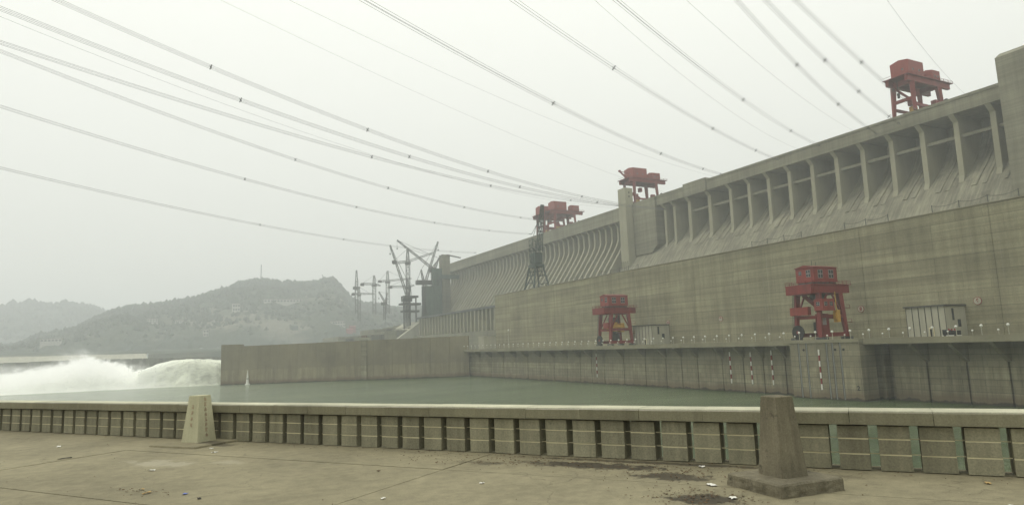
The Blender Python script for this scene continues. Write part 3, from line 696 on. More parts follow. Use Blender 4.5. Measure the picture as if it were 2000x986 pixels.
# ------------------------------------------------------------------ two tapered marker pillars
def frustum(cx, cy, z0, z1, b, t, rz, bev=0.012):
    m = MB(); vs = []
    for z, h in ((z0, b/2), (z1-bev, t/2), (z1, t/2-bev)):
        for i, j in ((-1,-1),(1,-1),(1,1),(-1,1)):
            x, y = i*h, j*h; vs.append((cx + x*math.cos(rz)-y*math.sin(rz), cy + x*math.sin(rz)+y*math.cos(rz), z))
    m.add(vs, [(3,2,1,0),(8,9,10,11)] + [(a+i, a+(i+1) % 4, a+4+(i+1) % 4, a+4+i) for a in (0, 4) for i in range(4)]); return m
def roughen(o, amp, cuts, seed):
    import bmesh
    bm = bmesh.new(); bm.from_mesh(o.data); bmesh.ops.subdivide_edges(bm, edges=bm.edges[:], cuts=cuts, use_grid_fill=True)
    bm.normal_update()
    for v in bm.verts:
        n = mnoise.noise(v.co*6 + Vector((seed,0,0)))*0.6 + mnoise.noise(v.co*19 + Vector((seed,5,0)))*0.4
        v.co += v.normal*n*amp
    bm.to_mesh(o.data); bm.free()
rz = R(-6)
mo = thing('marker_pillar', 'tapered brown concrete pillar on a rough square plinth, nearest the camera', 'pillar', (7.41, 6.66, GZ), 'tapered marker pillars')
pl = frustum(7.41, 6.66, GZ-0.03, GZ+0.165, 1.03, 1.01, rz, 0.02).build('plinth', 'pillar', mo); roughen(pl, 0.028, 9, 2.0)
sh = frustum(7.42, 6.67, GZ+0.155, GZ+1.2, 0.435, 0.285, rz, 0.012).build('shaft', 'pillar', mo); roughen(sh, 0.009, 9, 5.0)
rz = R(38)
cx, cy = 0.80, 17.86
mo2 = thing('marker_pillar', 'tapered pale stone pillar with faded red characters, standing at left', 'pillar', (cx, cy, GZ), 'tapered marker pillars')
frustum(cx, cy-0.1, GZ-0.03, GZ+0.045, 1.5, 1.46, rz, 0.008).build('plinth', 'ground', mo2)
B2, T2, Z0, Z1 = 0.525, 0.325, GZ+0.044, GZ+1.10
frustum(cx, cy, Z0, Z1, B2, T2, rz, 0.008).build('shaft', 'paleston', mo2)
def face_pt(face, u, v, out):
    """face 0: the -X side, face 1: the -Y side; u across (-1..1), v up (0..1)"""
    h = (B2 + (T2-B2)*v)/2 + out
    x, y = (-h, -u) if face == 0 else (u, -h)
    return (cx + x*math.cos(rz)-y*math.sin(rz), cy + x*math.sin(rz)+y*math.cos(rz), Z0 + (Z1-Z0)*v)
rg = random.Random(3)
for face, vs_, uc, hs in ((1, [0.92,0.81,0.70,0.59,0.48,0.37,0.26,0.15], 0.0, 0.047), (0, [0.76,0.63,0.50,0.37], 0.0, 0.045)):
    for v in vs_:
        ch = MB(); hv = hs/(Z1-Z0)
        strokes = []
        for r_ in rg.sample((-0.8,-0.3,0.2,0.7), 3): strokes.append((-0.8, r_, 0.8, r_+rg.uniform(-0.1,0.1)))
        strokes.append((rg.uniform(-0.2,0.2), -0.9, rg.uniform(-0.1,0.1), 0.9)); strokes.append((-0.1, 0.1, rg.choice((-0.8, 0.8)), -0.9))
        for (u0,v0,u1,v1) in strokes:
            du, dv = u1-u0, v1-v0; L = math.hypot(du, dv); px, pv = -dv/L*0.14, du/L*0.14
            qs = [(u0+px,v0+pv),(u1+px,v1+pv),(u1-px,v1-pv),(u0-px,v0-pv)]
            a_ = [face_pt(face, uc+a*hs*0.9, v+b*hv, 0.004) for a, b in qs]; b_ = [face_pt(face, uc+a*hs*0.9, v+b*hv, -0.004) for a, b in qs]
            ch.add(a_+b_, [(0,1,2,3),(7,6,5,4),(0,4,5,1),(1,5,6,2),(2,6,7,3),(3,7,4,0)])
        ch.build('character', 'glyph', mo2)

# ------------------------------------------------------------------ litter and debris on the promenade
def scrap(t, n, sx, sy, mat, label, name='paper_scrap', cat='litter', h=0.02, seed=0):
    rg = random.Random(seed); c = pw(t, n, GZ+0.006)
    m = MB(); nx, ny = 4, 3; a0 = rg.uniform(0, 3.1)
    top = []
    for j in range(ny+1):
        for i in range(nx+1):
            u, v = (i/nx-0.5)*sx*(1+rg.uniform(-.15,.15)), (j/ny-0.5)*sy*(1+rg.uniform(-.2,.2))
            top.append((c.x+u*math.cos(a0)-v*math.sin(a0), c.y+u*math.sin(a0)+v*math.cos(a0), c.z+rg.uniform(0.004, h)))
    W_ = nx+1; fs = [(j*W_+i, j*W_+i+1, (j+1)*W_+i+1, (j+1)*W_+i) for j in range(ny) for i in range(nx)]
    nv = len(top); m.add(top + [(x,y,z-0.003) for x,y,z in top], fs + [tuple(nv+i for i in q[::-1]) for q in fs])
    tag(m.build(name, mat), label, cat, 'litter on the promenade')
PX = [  # t, n, sx, sy, material, label, name
 (2.05,9.75,.16,.09,'paper','flat white paper scrap lying beside the dark dirt left of the near pillar','paper_scrap'),
 (1.65,9.05,.11,.08,'paper','crumpled white paper scrap at the lower end of the dark dirt patch','paper_scrap'),
 (2.45,11.05,.10,.08,'paper','white plastic scrap lying at the foot of the parapet','plastic_scrap'),
 (0.62,8.15,.10,.06,'paper','white scrap at the bottom edge left of the near plinth','paper_scrap'),
 (-1.3,9.6,.05,.05,'paper','tiny white scrap right of the near pillar','paper_scrap'),
 (-1.25,10.9,.10,.07,'orangepeel','pale scrap in a parapet gap at right','food_scrap'),
 (11.6,8.1,.10,.06,'paper','white paper scrap left of the pale stain','paper_scrap'),
 (9.1,6.9,.09,.06,'blue','blue and white wrapper on the lower left paving','wrapper'),
 (8.6,6.75,.08,.04,'dark','small dark scrap right of the blue wrapper','rubber_scrap'),
 (15.0,8.5,.26,.09,'dark','black rag lying on the paving at far left','rag'),
 (17.2,9.6,.16,.08,'paper','pale flattened carton near the parapet at far left','carton'),
 (9.75,6.75,.16,.05,'orangepeel','row of brownish peel bits at lower left','peel'),
 (10.1,6.9,.07,.05,'orangepeel','pale peel bit left of the brown peel row','peel'),
 (7.4,9.25,.07,.04,'leaf','dark brown leaf on the middle paving','leaf'),
 (6.0,7.6,.06,.05,'paper','small white scrap below the long diagonal joint','paper_scrap'),
 (5.2,8.9,.08,.04,'paper','small white scrap right of the long diagonal joint','paper_scrap'),
 (12.9,10.4,.08,.05,'paper','small white scrap close to the parapet beside the wet stain','paper_scrap'),
 (12.3,10.0,.13,.06,'paper','pale flat scrap in front of the wet stain','paper_scrap'),
 (6.9,6.4,.07,.05,'paper','white scrap at the bottom edge near the joint','paper_scrap')]
for i, a in enumerate(PX): scrap(*a[:6], name=a[6], seed=40+i)
db = MB(); rg = random.Random(5)
def flake(t, n, s):
    c = pw(t, n, GZ+0.008); a0 = rg.uniform(0, 6.28); b0 = s*rg.uniform(0.25, 0.6)
    vs = [(c.x+u*s*math.cos(a0)-v*b0*math.sin(a0), c.y+u*s*math.sin(a0)+v*b0*math.cos(a0), c.z+rg.uniform(0,0.016)) for u, v in ((-.5,-.5),(.5,-.4),(.6,.4),(-.4,.5))]
    db.add(vs, [(0,1,2,3)])
for (t, n, st, sn, cnt) in ((4.1,10.85,1.3,.25,330),(2.7,10.3,.7,.3,170),(2.0,8.95,.45,.3,330),(6.1,10.45,.8,.2,120),(7.2,10.6,.7,.2,50),(9.9,6.8,.35,.08,40),(5.0,11.2,4.5,.12,260)):
    for _ in range(cnt): flake(rg.gauss(t, st), min(11.38, rg.gauss(n, sn)), rg.uniform(0.01, 0.045))
for _ in range(260): flake(rg.uniform(-3, 22), rg.uniform(4, 11.3), rg.uniform(0.006, 0.022))
tag(kind(db.build('leaf_debris', 'leaf'), 'stuff'), 'dark brown leaf and soil debris strewn along the parapet foot', 'debris')

# ------------------------------------------------------------------ red gantry cranes on the deck
def windows(part, thg, face, c, w_, h_, mat='pane'):
    """window on a house wall: pale frame with dark panes; face 'x-' or 'y-'; built in the thing's local frame"""
    x, y, z = c
    if face == 'x-':
        f = MB().box(x-0.06, x+0.02, y-w_/2, y+w_/2, z-h_/2, z+h_/2).build('window', 'panew', thg, world=False)
        p = MB()
        for a in (-1, 1):
            for b in (-1, 1): p.box(x-0.10, x-0.05, y+a*w_*0.25-w_*0.17, y+a*w_*0.25+w_*0.17, z+b*h_*0.25-h_*0.19, z+b*h_*0.25+h_*0.19)
    else:
        f = MB().box(x-w_/2, x+w_/2, y-0.06, y+0.02, z-h_/2, z+h_/2).build('window', 'panew', thg, world=False)
        p = MB()
        for a in (-1, 1):
            for b in (-1, 1): p.box(x+a*w_*0.25-w_*0.17, x+a*w_*0.25+w_*0.17, y-0.10, y-0.05, z+b*h_*0.25-h_*0.19, z+b*h_*0.25+h_*0.19)
    f.parent = part; pn = p.build('pane', mat, thg, world=False); pn.parent = f
def deck_gantry(label, y, variant):
    g_ = thing('gantry_crane', label, 'crane', (179.3, y, DZ), 'red gantry cranes')
    B_ = lambda m, n, mat='red': m.build(n, mat, g_, world=False)
    for sx in (-1, 1):
        for sy in (-1, 1):
            B_(MB().beam((sx*5.9, sy*4.3, 0.9), (sx*4.6, sy*3.9, 14.2), 1.0, 1.0, 1.55 if sx > 0 else 1.3, 1.5), 'leg')
            B_(MB().box(sx*5.9-0.7, sx*5.9+0.7, sy*4.3-1.6, sy*4.3+1.6, 0.05, 0.95), 'bogie', 'steel')
    for sy in (-1, 1):
        B_(MB().beam((-5.6, sy*4.2, 1.7), (5.6, sy*4.2, 1.7), 0.8, 1.2), 'sill_beam')
        B_(MB().beam((-4.9, sy*4.05, 7.2), (4.9, sy*4.05, 7.2), 0.7, 1.0), 'tie_beam')
        B_(MB().beam((-7.6, sy*4.0, 15.4), (8.4, sy*4.0, 15.4), 1.5, 2.4), 'main_girder')
    for sx in (-1, 1):
        B_(MB().beam((sx*5.2, -4.2, 7.0), (sx*5.2, 4.2, 7.0), 0.7, 1.0), 'tie_beam')
        B_(MB().beam((sx*4.8, -3.3, 15.0), (sx*4.8, 3.3, 15.0), 1.6, 2.4), 'end_girder')
    dkk = B_(MB().box(-8.2, 9.2, -5.1, 5.1, 16.62, 16.85), 'platform')
    m = MB()
    for x in [-8.1 + i*1.9 for i in range(10)]:
        m.beam((x,-5.0,16.85),(x,-5.0,17.9),0.09); m.beam((x,5.0,16.85),(x,5.0,17.9),0.09)
    for yy in (-5.0,-2.5,0,2.5,5.0):
        m.beam((-8.1,yy,16.85),(-8.1,yy,17.9),0.09); m.beam((9.0,yy,16.85),(9.0,yy,17.9),0.09)
    for zz in (17.35, 17.9):
        m.beam((-8.1,-5,zz),(9,-5,zz),0.08); m.beam((-8.1,5,zz),(9,5,zz),0.08); m.beam((-8.1,-5,zz),(-8.1,5,zz),0.08); m.beam((9,-5,zz),(9,5,zz),0.08)
    B_(m, 'railing')
    # trolley house with gable roof
    B_(MB().box(-4.6, 5.0, -2.9, 2.9, 16.9, 17.7), 'trolley_frame', 'steel')
    hs = B_(MB().box(-5.0, 5.4, -3.3, 3.3, 17.72, 22.2), 'machine_house', 'red2')
    rf = MB(); rf.add([(-5.3,-3.6,22.2),(5.7,-3.6,22.2),(5.7,3.6,22.2),(-5.3,3.6,22.2),(-5.3,0,22.95),(5.7,0,22.95),(-5.3,-3.6,22.05),(5.7,-3.6,22.05),(5.7,3.6,22.05),(-5.3,3.6,22.05)],
                      [(0,1,5,4),(2,3,4,5),(3,0,4),(1,2,5),(6,7,1,0),(7,8,2,1),(8,9,3,2),(9,6,0,3),(9,8,7,6)])
    B_(rf, 'house_roof', 'red')
    for xx in (-2.2, 2.6): windows(hs, g_, 'y-', (xx, -3.32, 20.1), 2.2, 2.6)
    windows(hs, g_, 'x-', (-5.02, -1.3, 20.3), 1.6, 2.2); windows(hs, g_, 'x-', (-5.02, 1.7, 20.6), 1.0, 1.2)
    B_(MB().beam((-0.8,0.5,22.9),(-0.8,0.5,24.6),0.12).beam((0.6,0.2,22.9),(0.6,0.2,24.2),0.12), 'aerial', 'steel')
    rl = B_(MB().tube((-6.75, 3.0, 2.6), (-6.3, 3.0, 2.6), 2.15, 20), 'cable_reel', 'dark')
    h_ = MB().tube((-6.85, 3.0, 2.6), (-6.2, 3.0, 2.6), 0.5, 10).build('hub', 'red', g_, world=False); h_.parent = rl
    B_(MB().box(-6.6, -5.2, -3.6 if variant else -1.2, -0.4 if variant else 5.4, 7.7, 10.2), 'electrical_cabin', 'red2')
    if variant == 0:
        cb = B_(MB().box(-6.4, -1.2, -6.4, -3.4, 8.8, 12.3), 'control_house', 'red2')
        for xx in (-5.0, -2.6): windows(cb, g_, 'y-', (xx, -6.42, 10.8), 1.3, 1.3)
        windows(cb, g_, 'x-', (-6.42, -4.8, 10.8), 1.2, 1.2)
        B_(MB().box(-2.6, 1.6, -1.8, 0.8, 12.32, 14.2), 'hoist_frame', 'steel')
        B_(MB().box(0.2, 1.6, -6.0, -4.6, 5.3, 9.0).beam((0.9,-5.3,9.0),(0.9,-5.3,14.5),0.2).box(-0.2,0.2,-5.8,-4.8,6.2,8.2), 'grab', 'yellow')
        B_(MB().beam((-3.4, 2.6, 14.0), (-1.6, -2.4, 8.8), 0.5, 1.2), 'stair')
        B_(MB().box(-3.4, -0.4, -3.4, -1.0, 1.8, 8.0), 'lower_cabin', 'red')
        B_(MB().box(-3.5, -1.7, -3.5, -3.41, 4.6, 6.8), 'hatch', 'panew')
    else:
        B_(MB().box(-3.5, 3.5, -2.2, 2.2, 7.4, 9.4).box(-2.6,-0.6,-2.8,2.8,6.4,10.4).box(1.2,3.0,-2.8,2.8,6.0,10.0).tube((-3.2,-2.4,8.4),(3.2,-2.4,8.4),0.7,10), 'grab', 'yellow')
        B_(MB().beam((-2,0,10.3),(-2,0,14.3),0.25).beam((2,0,10),(2,0,14.3),0.25).box(-2.6,0.4,-1.4,1.4,10.42,12.6), 'hoist_block', 'steel')
        B_(MB().box(-2.6,-0.6,-1.5,0.8,2.0,6.3), 'lower_cabin', 'steel')
    for sy in (-1, 1): B_(MB().beam((-4.7, sy*4.0, 8.0), (-1.2, sy*4.0, 13.8), 0.45).beam((4.7, sy*4.0, 8.0), (1.2, sy*4.0, 13.8), 0.45), 'knee_brace')
    lad = MB()
    for a_ in (-0.3, 0.3): lad.beam((-6.7, 4.6+a_, 1.0), (-5.5, 4.6+a_, 14.5), 0.1)
    for i_ in range(22): lad.beam((-6.7+1.2*i_/22, 4.3, 1.2+13.3*i_/22), (-6.7+1.2*i_/22, 4.9, 1.2+13.3*i_/22), 0.07)
    B_(lad, 'ladder', 'steel')
    B_(MB().beam((-1.2,0.4,8.4),(-1.2,0.4,14.2),0.12).beam((1.2,0.4,8.4),(1.2,0.4,14.2),0.12).beam((-0.4,-0.6,3),(-0.4,-0.6,14.2),0.1), 'hoist_rope', 'dark')
    B_(MB().box(-8.6,-6.9,-4.6,4.6,14.0,16.6), 'service_cabin', 'red')
    B_(MB().box(-1.4,1.6,-0.9,1.5,1.9,5.6).beam((-3.4,-1.0,2.2),(-0.2,0.6,7.2),0.4).beam((2.6,0.6,2.2),(0.8,0.2,7.4),0.35), 'lower_machinery', 'steel')
    for sx, zz in ((6.7, 9.5), (7.0, 5.2)):
        B_(MB().box(sx-0.9, sx+0.9, -5.1, -3.9, zz, zz+0.15).beam((sx+0.8,-5.0,zz),(sx+0.8,-5.0,zz+1.0),0.1).beam((sx-0.8,-5.0,zz+1.0),(sx+0.8,-5.0,zz+1.0),0.1), 'ladder_landing')
    return g_
deck_gantry('nearer red gantry crane on the tailrace deck with windowed house on top', 141.6, 0)
deck_gantry('farther red gantry crane on the deck holding yellow lifting gear', 248.3, 1)

# ------------------------------------------------------------------ red gantries on the crest
def crest_gantry(label, y, hw=5.2, house=((-6,6,8.2), (12,18,5.4)), jib=False, tall=19.2):
    g_ = thing('gantry_crane', label, 'crane', (317.5, y, CZ), 'red gantry cranes')
    B_ = lambda m, n, mat='red': m.build(n, mat, g_, world=False)
    legs = (-5.8, 17.0); H_ = tall
    for x, lean in ((legs[0], 0.8), (legs[1], -1.2)):
        for sy in (-1, 1):
            B_(MB().beam((x, sy*hw, 0.6), (x+lean, sy*(hw-0.6), H_-3), 1.35, 1.3, 2.2, 2.0), 'leg')
            B_(MB().box(x-0.8, x+0.8, sy*hw-2, sy*hw+2, 0.02, 0.9), 'bogie', 'steel')
        B_(MB().beam((x+lean*0.4, -hw+0.2, 8.2), (x+lean*0.4, hw-0.2, 8.2), 1.0, 1.5), 'tie_beam')
        B_(MB().beam((x+lean, -hw, H_-2.2), (x+lean, hw, H_-2.2), 1.6, 2.6), 'end_girder')
    for sy in (-1, 1):
        B_(MB().beam((legs[0]+0.6, sy*(hw-0.2), 5.0), (legs[1]-0.6, sy*(hw-0.2), 5.0), 0.9, 1.3), 'sill_beam')
        B_(MB().beam((-9.5, sy*(hw-0.5), H_-1.6), (24.5, sy*(hw-0.5), H_-1.6), 1.5, 2.8), 'main_girder')
    B_(MB().box(-10.3, 26, -hw-1.1, hw+1.1, H_-0.18, H_+0.1), 'platform')
    m = MB()
    for x in [-10.2+i*3.6 for i in range(11)]: m.beam((x,-hw-1,H_),(x,-hw-1,H_+1.2),0.14)
    m.beam((-10.2,-hw-1,H_+1.2),(25.9,-hw-1,H_+1.2),0.12); m.beam((-10.2,-hw-1,H_+1.2),(-10.2,hw+1,H_+1.2),0.12); m.beam((-10.2,-hw-1,H_+0.6),(25.9,-hw-1,H_+0.6),0.1)
    B_(m, 'railing')
    for k, (x0, x1, hh) in enumerate(house):
        yy = hw*0.85 if hh > 6 else hw*0.62
        yo = 0.0 if hh > 6 else -hw*0.35
        v = [(x0,-yy,H_+0.5),(x1,-yy,H_+0.5),(x1,yy,H_+0.5),(x0,yy,H_+0.5),(x0,-yy,H_+hh),(x1,-yy,H_+hh),(x1,yy,H_+hh),(x0,yy,H_+hh),(x0,0,H_+hh+0.9),(x1,0,H_+hh+0.9)]
        v = [(a, b+yo, c) for a, b, c in v]
        h_ = B_(MB().add(v, [(0,3,2,1),(0,1,5,4),(2,3,7,6),(1,2,6,9,5),(3,0,4,8,7),(4,5,9,8),(6,7,8,9)]), 'machine_house', 'red2')
        for xx in ((x0*0.7+x1*0.3), (x0*0.3+x1*0.7)): windows(h_, g_, 'y-', (xx, -yy+yo-0.02, H_+hh*0.45), 1.1, 1.1)
        if hh > 6: windows(h_, g_, 'x-', (x0-0.02, -1.5, H_+hh*0.5), 1.0, 1.0)
    B_(MB().box(-0.6, 1.8, -1.6, 1.2, 6.5, 10.0).box(3.8, 6, -1.4, 1.4, 12.0, 15.0), 'hoist', 'red')
    B_(MB().beam((-4.6,hw-1.2,15.4),(0.6,-hw+2,6.2),0.7,1.0), 'stair')
    B_(MB().tube((legs[1]+2.2,-hw-0.4,9.2),(legs[1]+2.9,-hw-0.4,9.2),1.5,12), 'cable_reel', 'dark')
    B_(MB().box(10.5,13.4,-hw-0.6,-hw+1.8,6.2,9.0), 'winch', 'red')
    B_(MB().box(-9.4,-8.4,-0.5,0.5,H_-9,H_-8).beam((-8.9,0,H_-8),(-8.9,0,H_-1.8),0.12).box(-9.3,-8.5,-0.4,0.4,H_-10.4,H_-9.2), 'hook', 'dark')
    B_(MB().tube((2,0.4,9.0),(2,0.4,6.0),1.1,8,0.5).box(0.2,1.0,-1.2,1.2,2.6,6.0).box(2.4,3.2,-1.2,1.2,2.6,6.0), 'grab', 'yellow')
    if jib: B_(MB().beam((-5.5,1.0,H_+0.4),(-10.5,hw*0.6,H_+7.0),1.1).beam((-10.5,hw*0.6,H_+7.0),(-3.0,1.0,H_+5.0),0.4).box(-11.2,-9.8,hw*0.6-0.8,hw*0.6+0.8,H_+6.4,H_+7.8), 'jib')
    return g_
crest_gantry('red gantry crane on the dam crest at right, beside the big block tower', 188.2)
crest_gantry('red gantry crane on the crest half hidden by the slim lift shaft', 404.0, hw=6.6, house=((-5,8,8.2),(13,20,5.4)), jib=True, tall=21.0)
crest_gantry('red gantry crane on the crest, right one of the distant pair', 521.0, hw=6.5, house=((-5,8,8.4),(14,21,5.6)))
crest_gantry('red gantry crane on the crest, left one of the distant pair', 541.0, hw=7.0, house=((-7,6,8.0),(13,18,5.0)), tall=19.0)

# ------------------------------------------------------------------ construction cranes
def fence_box(m, *a): return m.box(*a)
# dark green slewing crane on the powerhouse roof
gc = thing('slewing_crane', 'dark green lattice crane on splayed legs standing on the powerhouse roof', 'crane', (207, 367, PHT))
m = MB()
for sx in (-1, 1):
    for sy in (-1, 1): m.beam((207+sx*5.5, 367+sy*6.6, PHT), (207+sx*3.0, 367+sy*3.8, 66), 0.9)
for zz, k in ((56, 0.72), (61, 0.86)):
    for sx in (-1, 1): m.beam((207+sx*6.0*(1-(zz-51)/30), 367-7.4*(1-(zz-51)/30), zz), (207+sx*6.0*(1-(zz-51)/30), 367+7.4*(1-(zz-51)/30), zz), 0.5)
m.beam((201.5,360.4,PHT+0.4),(204,371,65),0.4); m.beam((201.5,373.6,PHT+0.4),(204,363,65),0.4)
m.build('portal', 'green', gc)
MB().box(203.5, 210.5, 362.5, 371, 66, 67.8).build('turntable', 'green', gc)
hb = MB().box(204.5, 209.5, 363, 369.5, 68.42, 75.0).build('machine_house', 'green', gc)
MB().lattice((207,367,60), (207,368.5,84), 5.6, 4.6, 7, 0.36, 0.24).build('mast', 'green', gc)
MB().lattice((207,362,76), (207,356,104), 3.0, 1.4, 12, 0.34, 0.22).build('boom', 'green', gc)
MB().beam((207,371,88),(207,358,97),0.2).beam((207,369,86),(207,356,104),0.2).build('boom_stay', 'green', gc)
# tower crane and luffing cranes at the unfinished end
def tower_crane(label, x, y, z0, zj, zt, left, right, w_=3.2, tilt=0.0, mat='crane'):
    t_ = thing('tower_crane', label, 'crane', (x, y, z0), 'construction cranes at the unfinished end')
    MB().lattice((x,y,z0),(x,y,zj),w_,w_,max(4,int((zj-z0)/4)),0.42,0.24).build('mast', mat, t_)
    MB().lattice((x,y,zj+1),(x,y,zt),w_*0.9,w_*0.4,4,0.42,0.24).build('apex', mat, t_)
    MB().box(x-w_*0.7,x+w_*0.7,y-w_*0.7,y+w_*0.7,zj-2,zj+1.2).build('slewing_ring', mat, t_)
    MB().lattice((x,y,zj+1.5),(x+right,y,zj+1.5+tilt),2.4,1.4,max(6,int(right/4)),0.42,0.24).build('jib', mat, t_)
    MB().lattice((x,y,zj+1.5),(x-left,y,zj+1.5-tilt*0.2),2.2,2.2,4,0.45,0.26).build('counter_jib', mat, t_)
    MB().box(x-left-1,x-left+4,y-1.3,y+1.3,zj-1.2,zj+2.2).build('counterweight', 'steel', t_)
    MB().beam((x,y,zt),(x+right*0.75,y,zj+2+tilt*0.75),0.25).beam((x,y,zt),(x-left+1,y,zj+2),0.25).build('tie_bar', mat, t_)
    return t_
def luffer(label, x, y, z0, zp, tip, house=(5,4), w_=4.0, mat='crane', back=8):
    t_ = thing('luffing_crane', label, 'crane', (x, y, z0), 'construction cranes at the unfinished end')
    MB().lattice((x,y,z0),(x,y,zp-3),w_,w_,max(4,int((zp-z0)/4)),0.5,0.28).build('mast', mat, t_)
    MB().box(x-house[0],x+house[0]*0.8,y-3,y+3,zp-3,zp+house[1]-2).build('machine_house', 'steel', t_)
    MB().lattice((x+1,y,zp+0.5), tip, 2.4, 1.2, 14, 0.36, 0.2).build('boom', mat, t_)
    dx = -1 if tip[0] > x else 1
    a = (x+dx*back*0.5, y, zp+14)
    MB().lattice((x+dx*1.5,y,zp+0.5), a, 2.2, 1.0, 5, 0.4, 0.24).build('a_frame', mat, t_)
    MB().beam(a, tip, 0.22).beam((a[0],a[1]+0.8,a[2]), tip, 0.22).beam(a, (x+dx*house[0],y,zp), 0.35).build('boom_stay', mat, t_)
    MB().beam(tip,(tip[0],tip[1],tip[2]-9),0.16).box(tip[0]-0.6,tip[0]+0.6,tip[1]-0.6,tip[1]+0.6,tip[2]-10.5,tip[2]-9).build('hook', 'steel', t_)
tower_crane('tall hammerhead tower crane with raised jib, among the crossing booms', 241, 720, 40, 114, 130, 17, 31, 3.6, 11)
luffer('lattice boom crane with its boom leaning steeply to the left', 238, 715, 40, 73, (219.2, 715, 132.5), (6,4))
luffer('lattice crane whose long boom points up left across the tower crane', 274.4, 730, 50, 108, (232, 730, 141), (4,4), w_=3.4, back=16)
luffer('lattice crane whose boom points up to the right beside the lift tower', 262.5, 725, 50, 93, (279.6, 725, 140.3), (10,4))
tower_crane('thin distant tower crane standing left of the other cranes', 241.5, 950, 70, 106, 132, 4, 5, 3.6)
tower_crane('squat distant tower crane with a level jib', 267, 950, 70, 111, 125, 19, 9, 4.2, -2)
tower_crane('distant tower crane with long level jib reaching behind the tall mast', 287, 950, 70, 116, 132, 13, 36, 4.2, 4)
tower_crane('distant tower crane with a low jib between the thin mast and the squat crane', 254, 985, 60, 100, 112, 10, 22, 3.4, 0)
tower_crane('pale tower crane just left of the crossing booms', 300, 900, 60, 103, 116, 26, 10, 3.4, 2)
luffer('small lattice derrick below the distant level jibs', 276, 930, 60, 84, (268, 930, 100), (4,3), w_=2.6)
lt = thing('lift_tower', 'grey concrete tower with a jib on top at the end of the spillway crest', 'tower', (285, 720, 50))
MB().box(280.4, 290.0, 715, 725, 50, 124).build('shaft', 'dam', lt)
MB().beam((286,715,123.8),(302.5,713,120.5),1.3).beam((281,715,124),(268,718,108),0.9).build('jib', 'crane', lt)
MB().box(278.5, 300, 712, 714.9, 96, 100.5).build('landing', 'net', lt)
MB().box(270.5, 280.3, 716, 724, 88, 108).build('cabin', 'net', lt)
MB().lattice((276,714,51),(276,714,96),4,4,11,0.6,0.35).build('hoist_mast', 'green', lt)
sc = thing('scaffold_block', 'dark green netted scaffold block below the crossing crane booms', 'scaffold', (263, 705, 51))
MB().box(255, 273, 700, 714, 40, 86.5).build('net_wall', 'net', sc)
for i in range(7): MB().beam((254.8,700+i*2.3,40),(254.8,700+i*2.3,88+random.uniform(-1,1)),0.4).build('pole', 'steel', sc)
for z in range(46, 86, 8): MB().beam((254.7,699.5,z),(254.7,714.5,z),0.35).build('ledger', 'steel', sc)
MB().lattice((252,704,51),(254.5,704,86),2.2,2.2,9,0.4,0.25).build('ladder_tower', 'steel', sc)
mp2 = thing('machine_platform', 'dark stacked steel platforms at the foot of the tower cranes', 'platform', (240, 712, 40))
for z, hw_ in ((58,9),(66,11),(74,8)): MB().box(240-hw_,240+hw_,706,718,z,z+2.2).build('deck', 'steel', mp2)
for x in (233,240,247): MB().beam((x,712,40),(x,712,74),1.2).build('column', 'steel', mp2)
rp = MB(); rp.add([(206,694,20),(246,694,47),(246,694,-3),(206,694,-3),(200,760,20),(250,760,49),(250,760,-3),(200,760,-3)], [(0,1,2,3),(5,4,7,6),(1,0,4,5),(0,3,7,4),(1,5,6,2),(3,2,6,7)])
tag(rp.build('spoil_ramp', 'bank'), 'pale grey spoil slope at the foot of the ribbed spillway block', 'spoil heap')
# unfinished right bank blocks
for k, (x0,x1,y0,y1,z1,lab) in enumerate(((180,262,700,760,44,'low unfinished concrete bank block below the tower cranes'), (215,300,765,830,52,'unfinished dam block rising behind the scaffold'),
                                   (190,330,840,930,46,'long unfinished concrete block on the far bank'), (120,210,720,800,34,'low grey terrace at the foot of the unfinished blocks'))):
    ub = thing('unfinished_block', lab, 'concrete block', ((x0+x1)/2,(y0+y1)/2,0), 'unfinished dam blocks')
    n_ = 6
    for i in range(n_):
        a_, b_ = x0+(x1-x0)*i/n_, x0+(x1-x0)*(i+1)/n_
        MB().box(a_+0.2, b_-0.2, y0, y1, -3, z1 - (n_-1-i)*2.2 + random.uniform(-1.5,1.5)).build('pour_block', 'pile' if i % 2 else 'dam', ub)

# ------------------------------------------------------------------ buildings and masts on the far hills
def far_house(label, x, y, z, wx, wy, h, n=4, fl=2, group='far buildings on the hillside'):
    b = thing('building', label, 'building', (x, y, z), group)
    MB().box(x-wx/2,x+wx/2,y-wy/2,y+wy/2,z-20,z+h).build('wall', 'house', b)
    MB().box(x-wx/2-0.6,x+wx/2+0.6,y-wy/2-0.6,y+wy/2+0.6,z+h+0.01,z+h+0.9).build('roof', 'roofing', b)
    for i in range(n):
        for k in range(fl):
            xx = x-wx/2+wx*(i+0.5)/n; zz = z+h*(k+0.5)/fl
            MB().box(xx-wx/n*0.3,xx+wx/n*0.3,y-wy/2-0.15,y-wy/2+0.05,zz-h/fl*0.25,zz+h/fl*0.25).build('window', 'pane', b)
far_house('tall pale building at the left shoulder of the hill', 134, 1542, 94, 15, 16, 32, 3, 4)
far_house('wide pale building right of the tall one on the hill shoulder', 165, 1547, 96, 30, 16, 15, 6, 2)
far_house('long low pale building below the hilltop', 240, 1615, 134, 84, 14, 7, 12, 1)
far_house('small pale house low on the left hill', 27, 1526, 83, 16, 12, 9)
far_house('pale house left of the river gap', -22, 1526, 88, 19, 12, 8)
far_house('pale sloping roofed house above the guide wall end', 70, 1404, 56, 9, 12, 12, 2, 2)
far_house('long terrace of pale row houses just above the guide wall', 192, 1390, 42, 78, 12, 9, 12, 2)
far_house('low white building on the far left shore', -176, 1431, 53, 32, 12, 5, 6, 1)
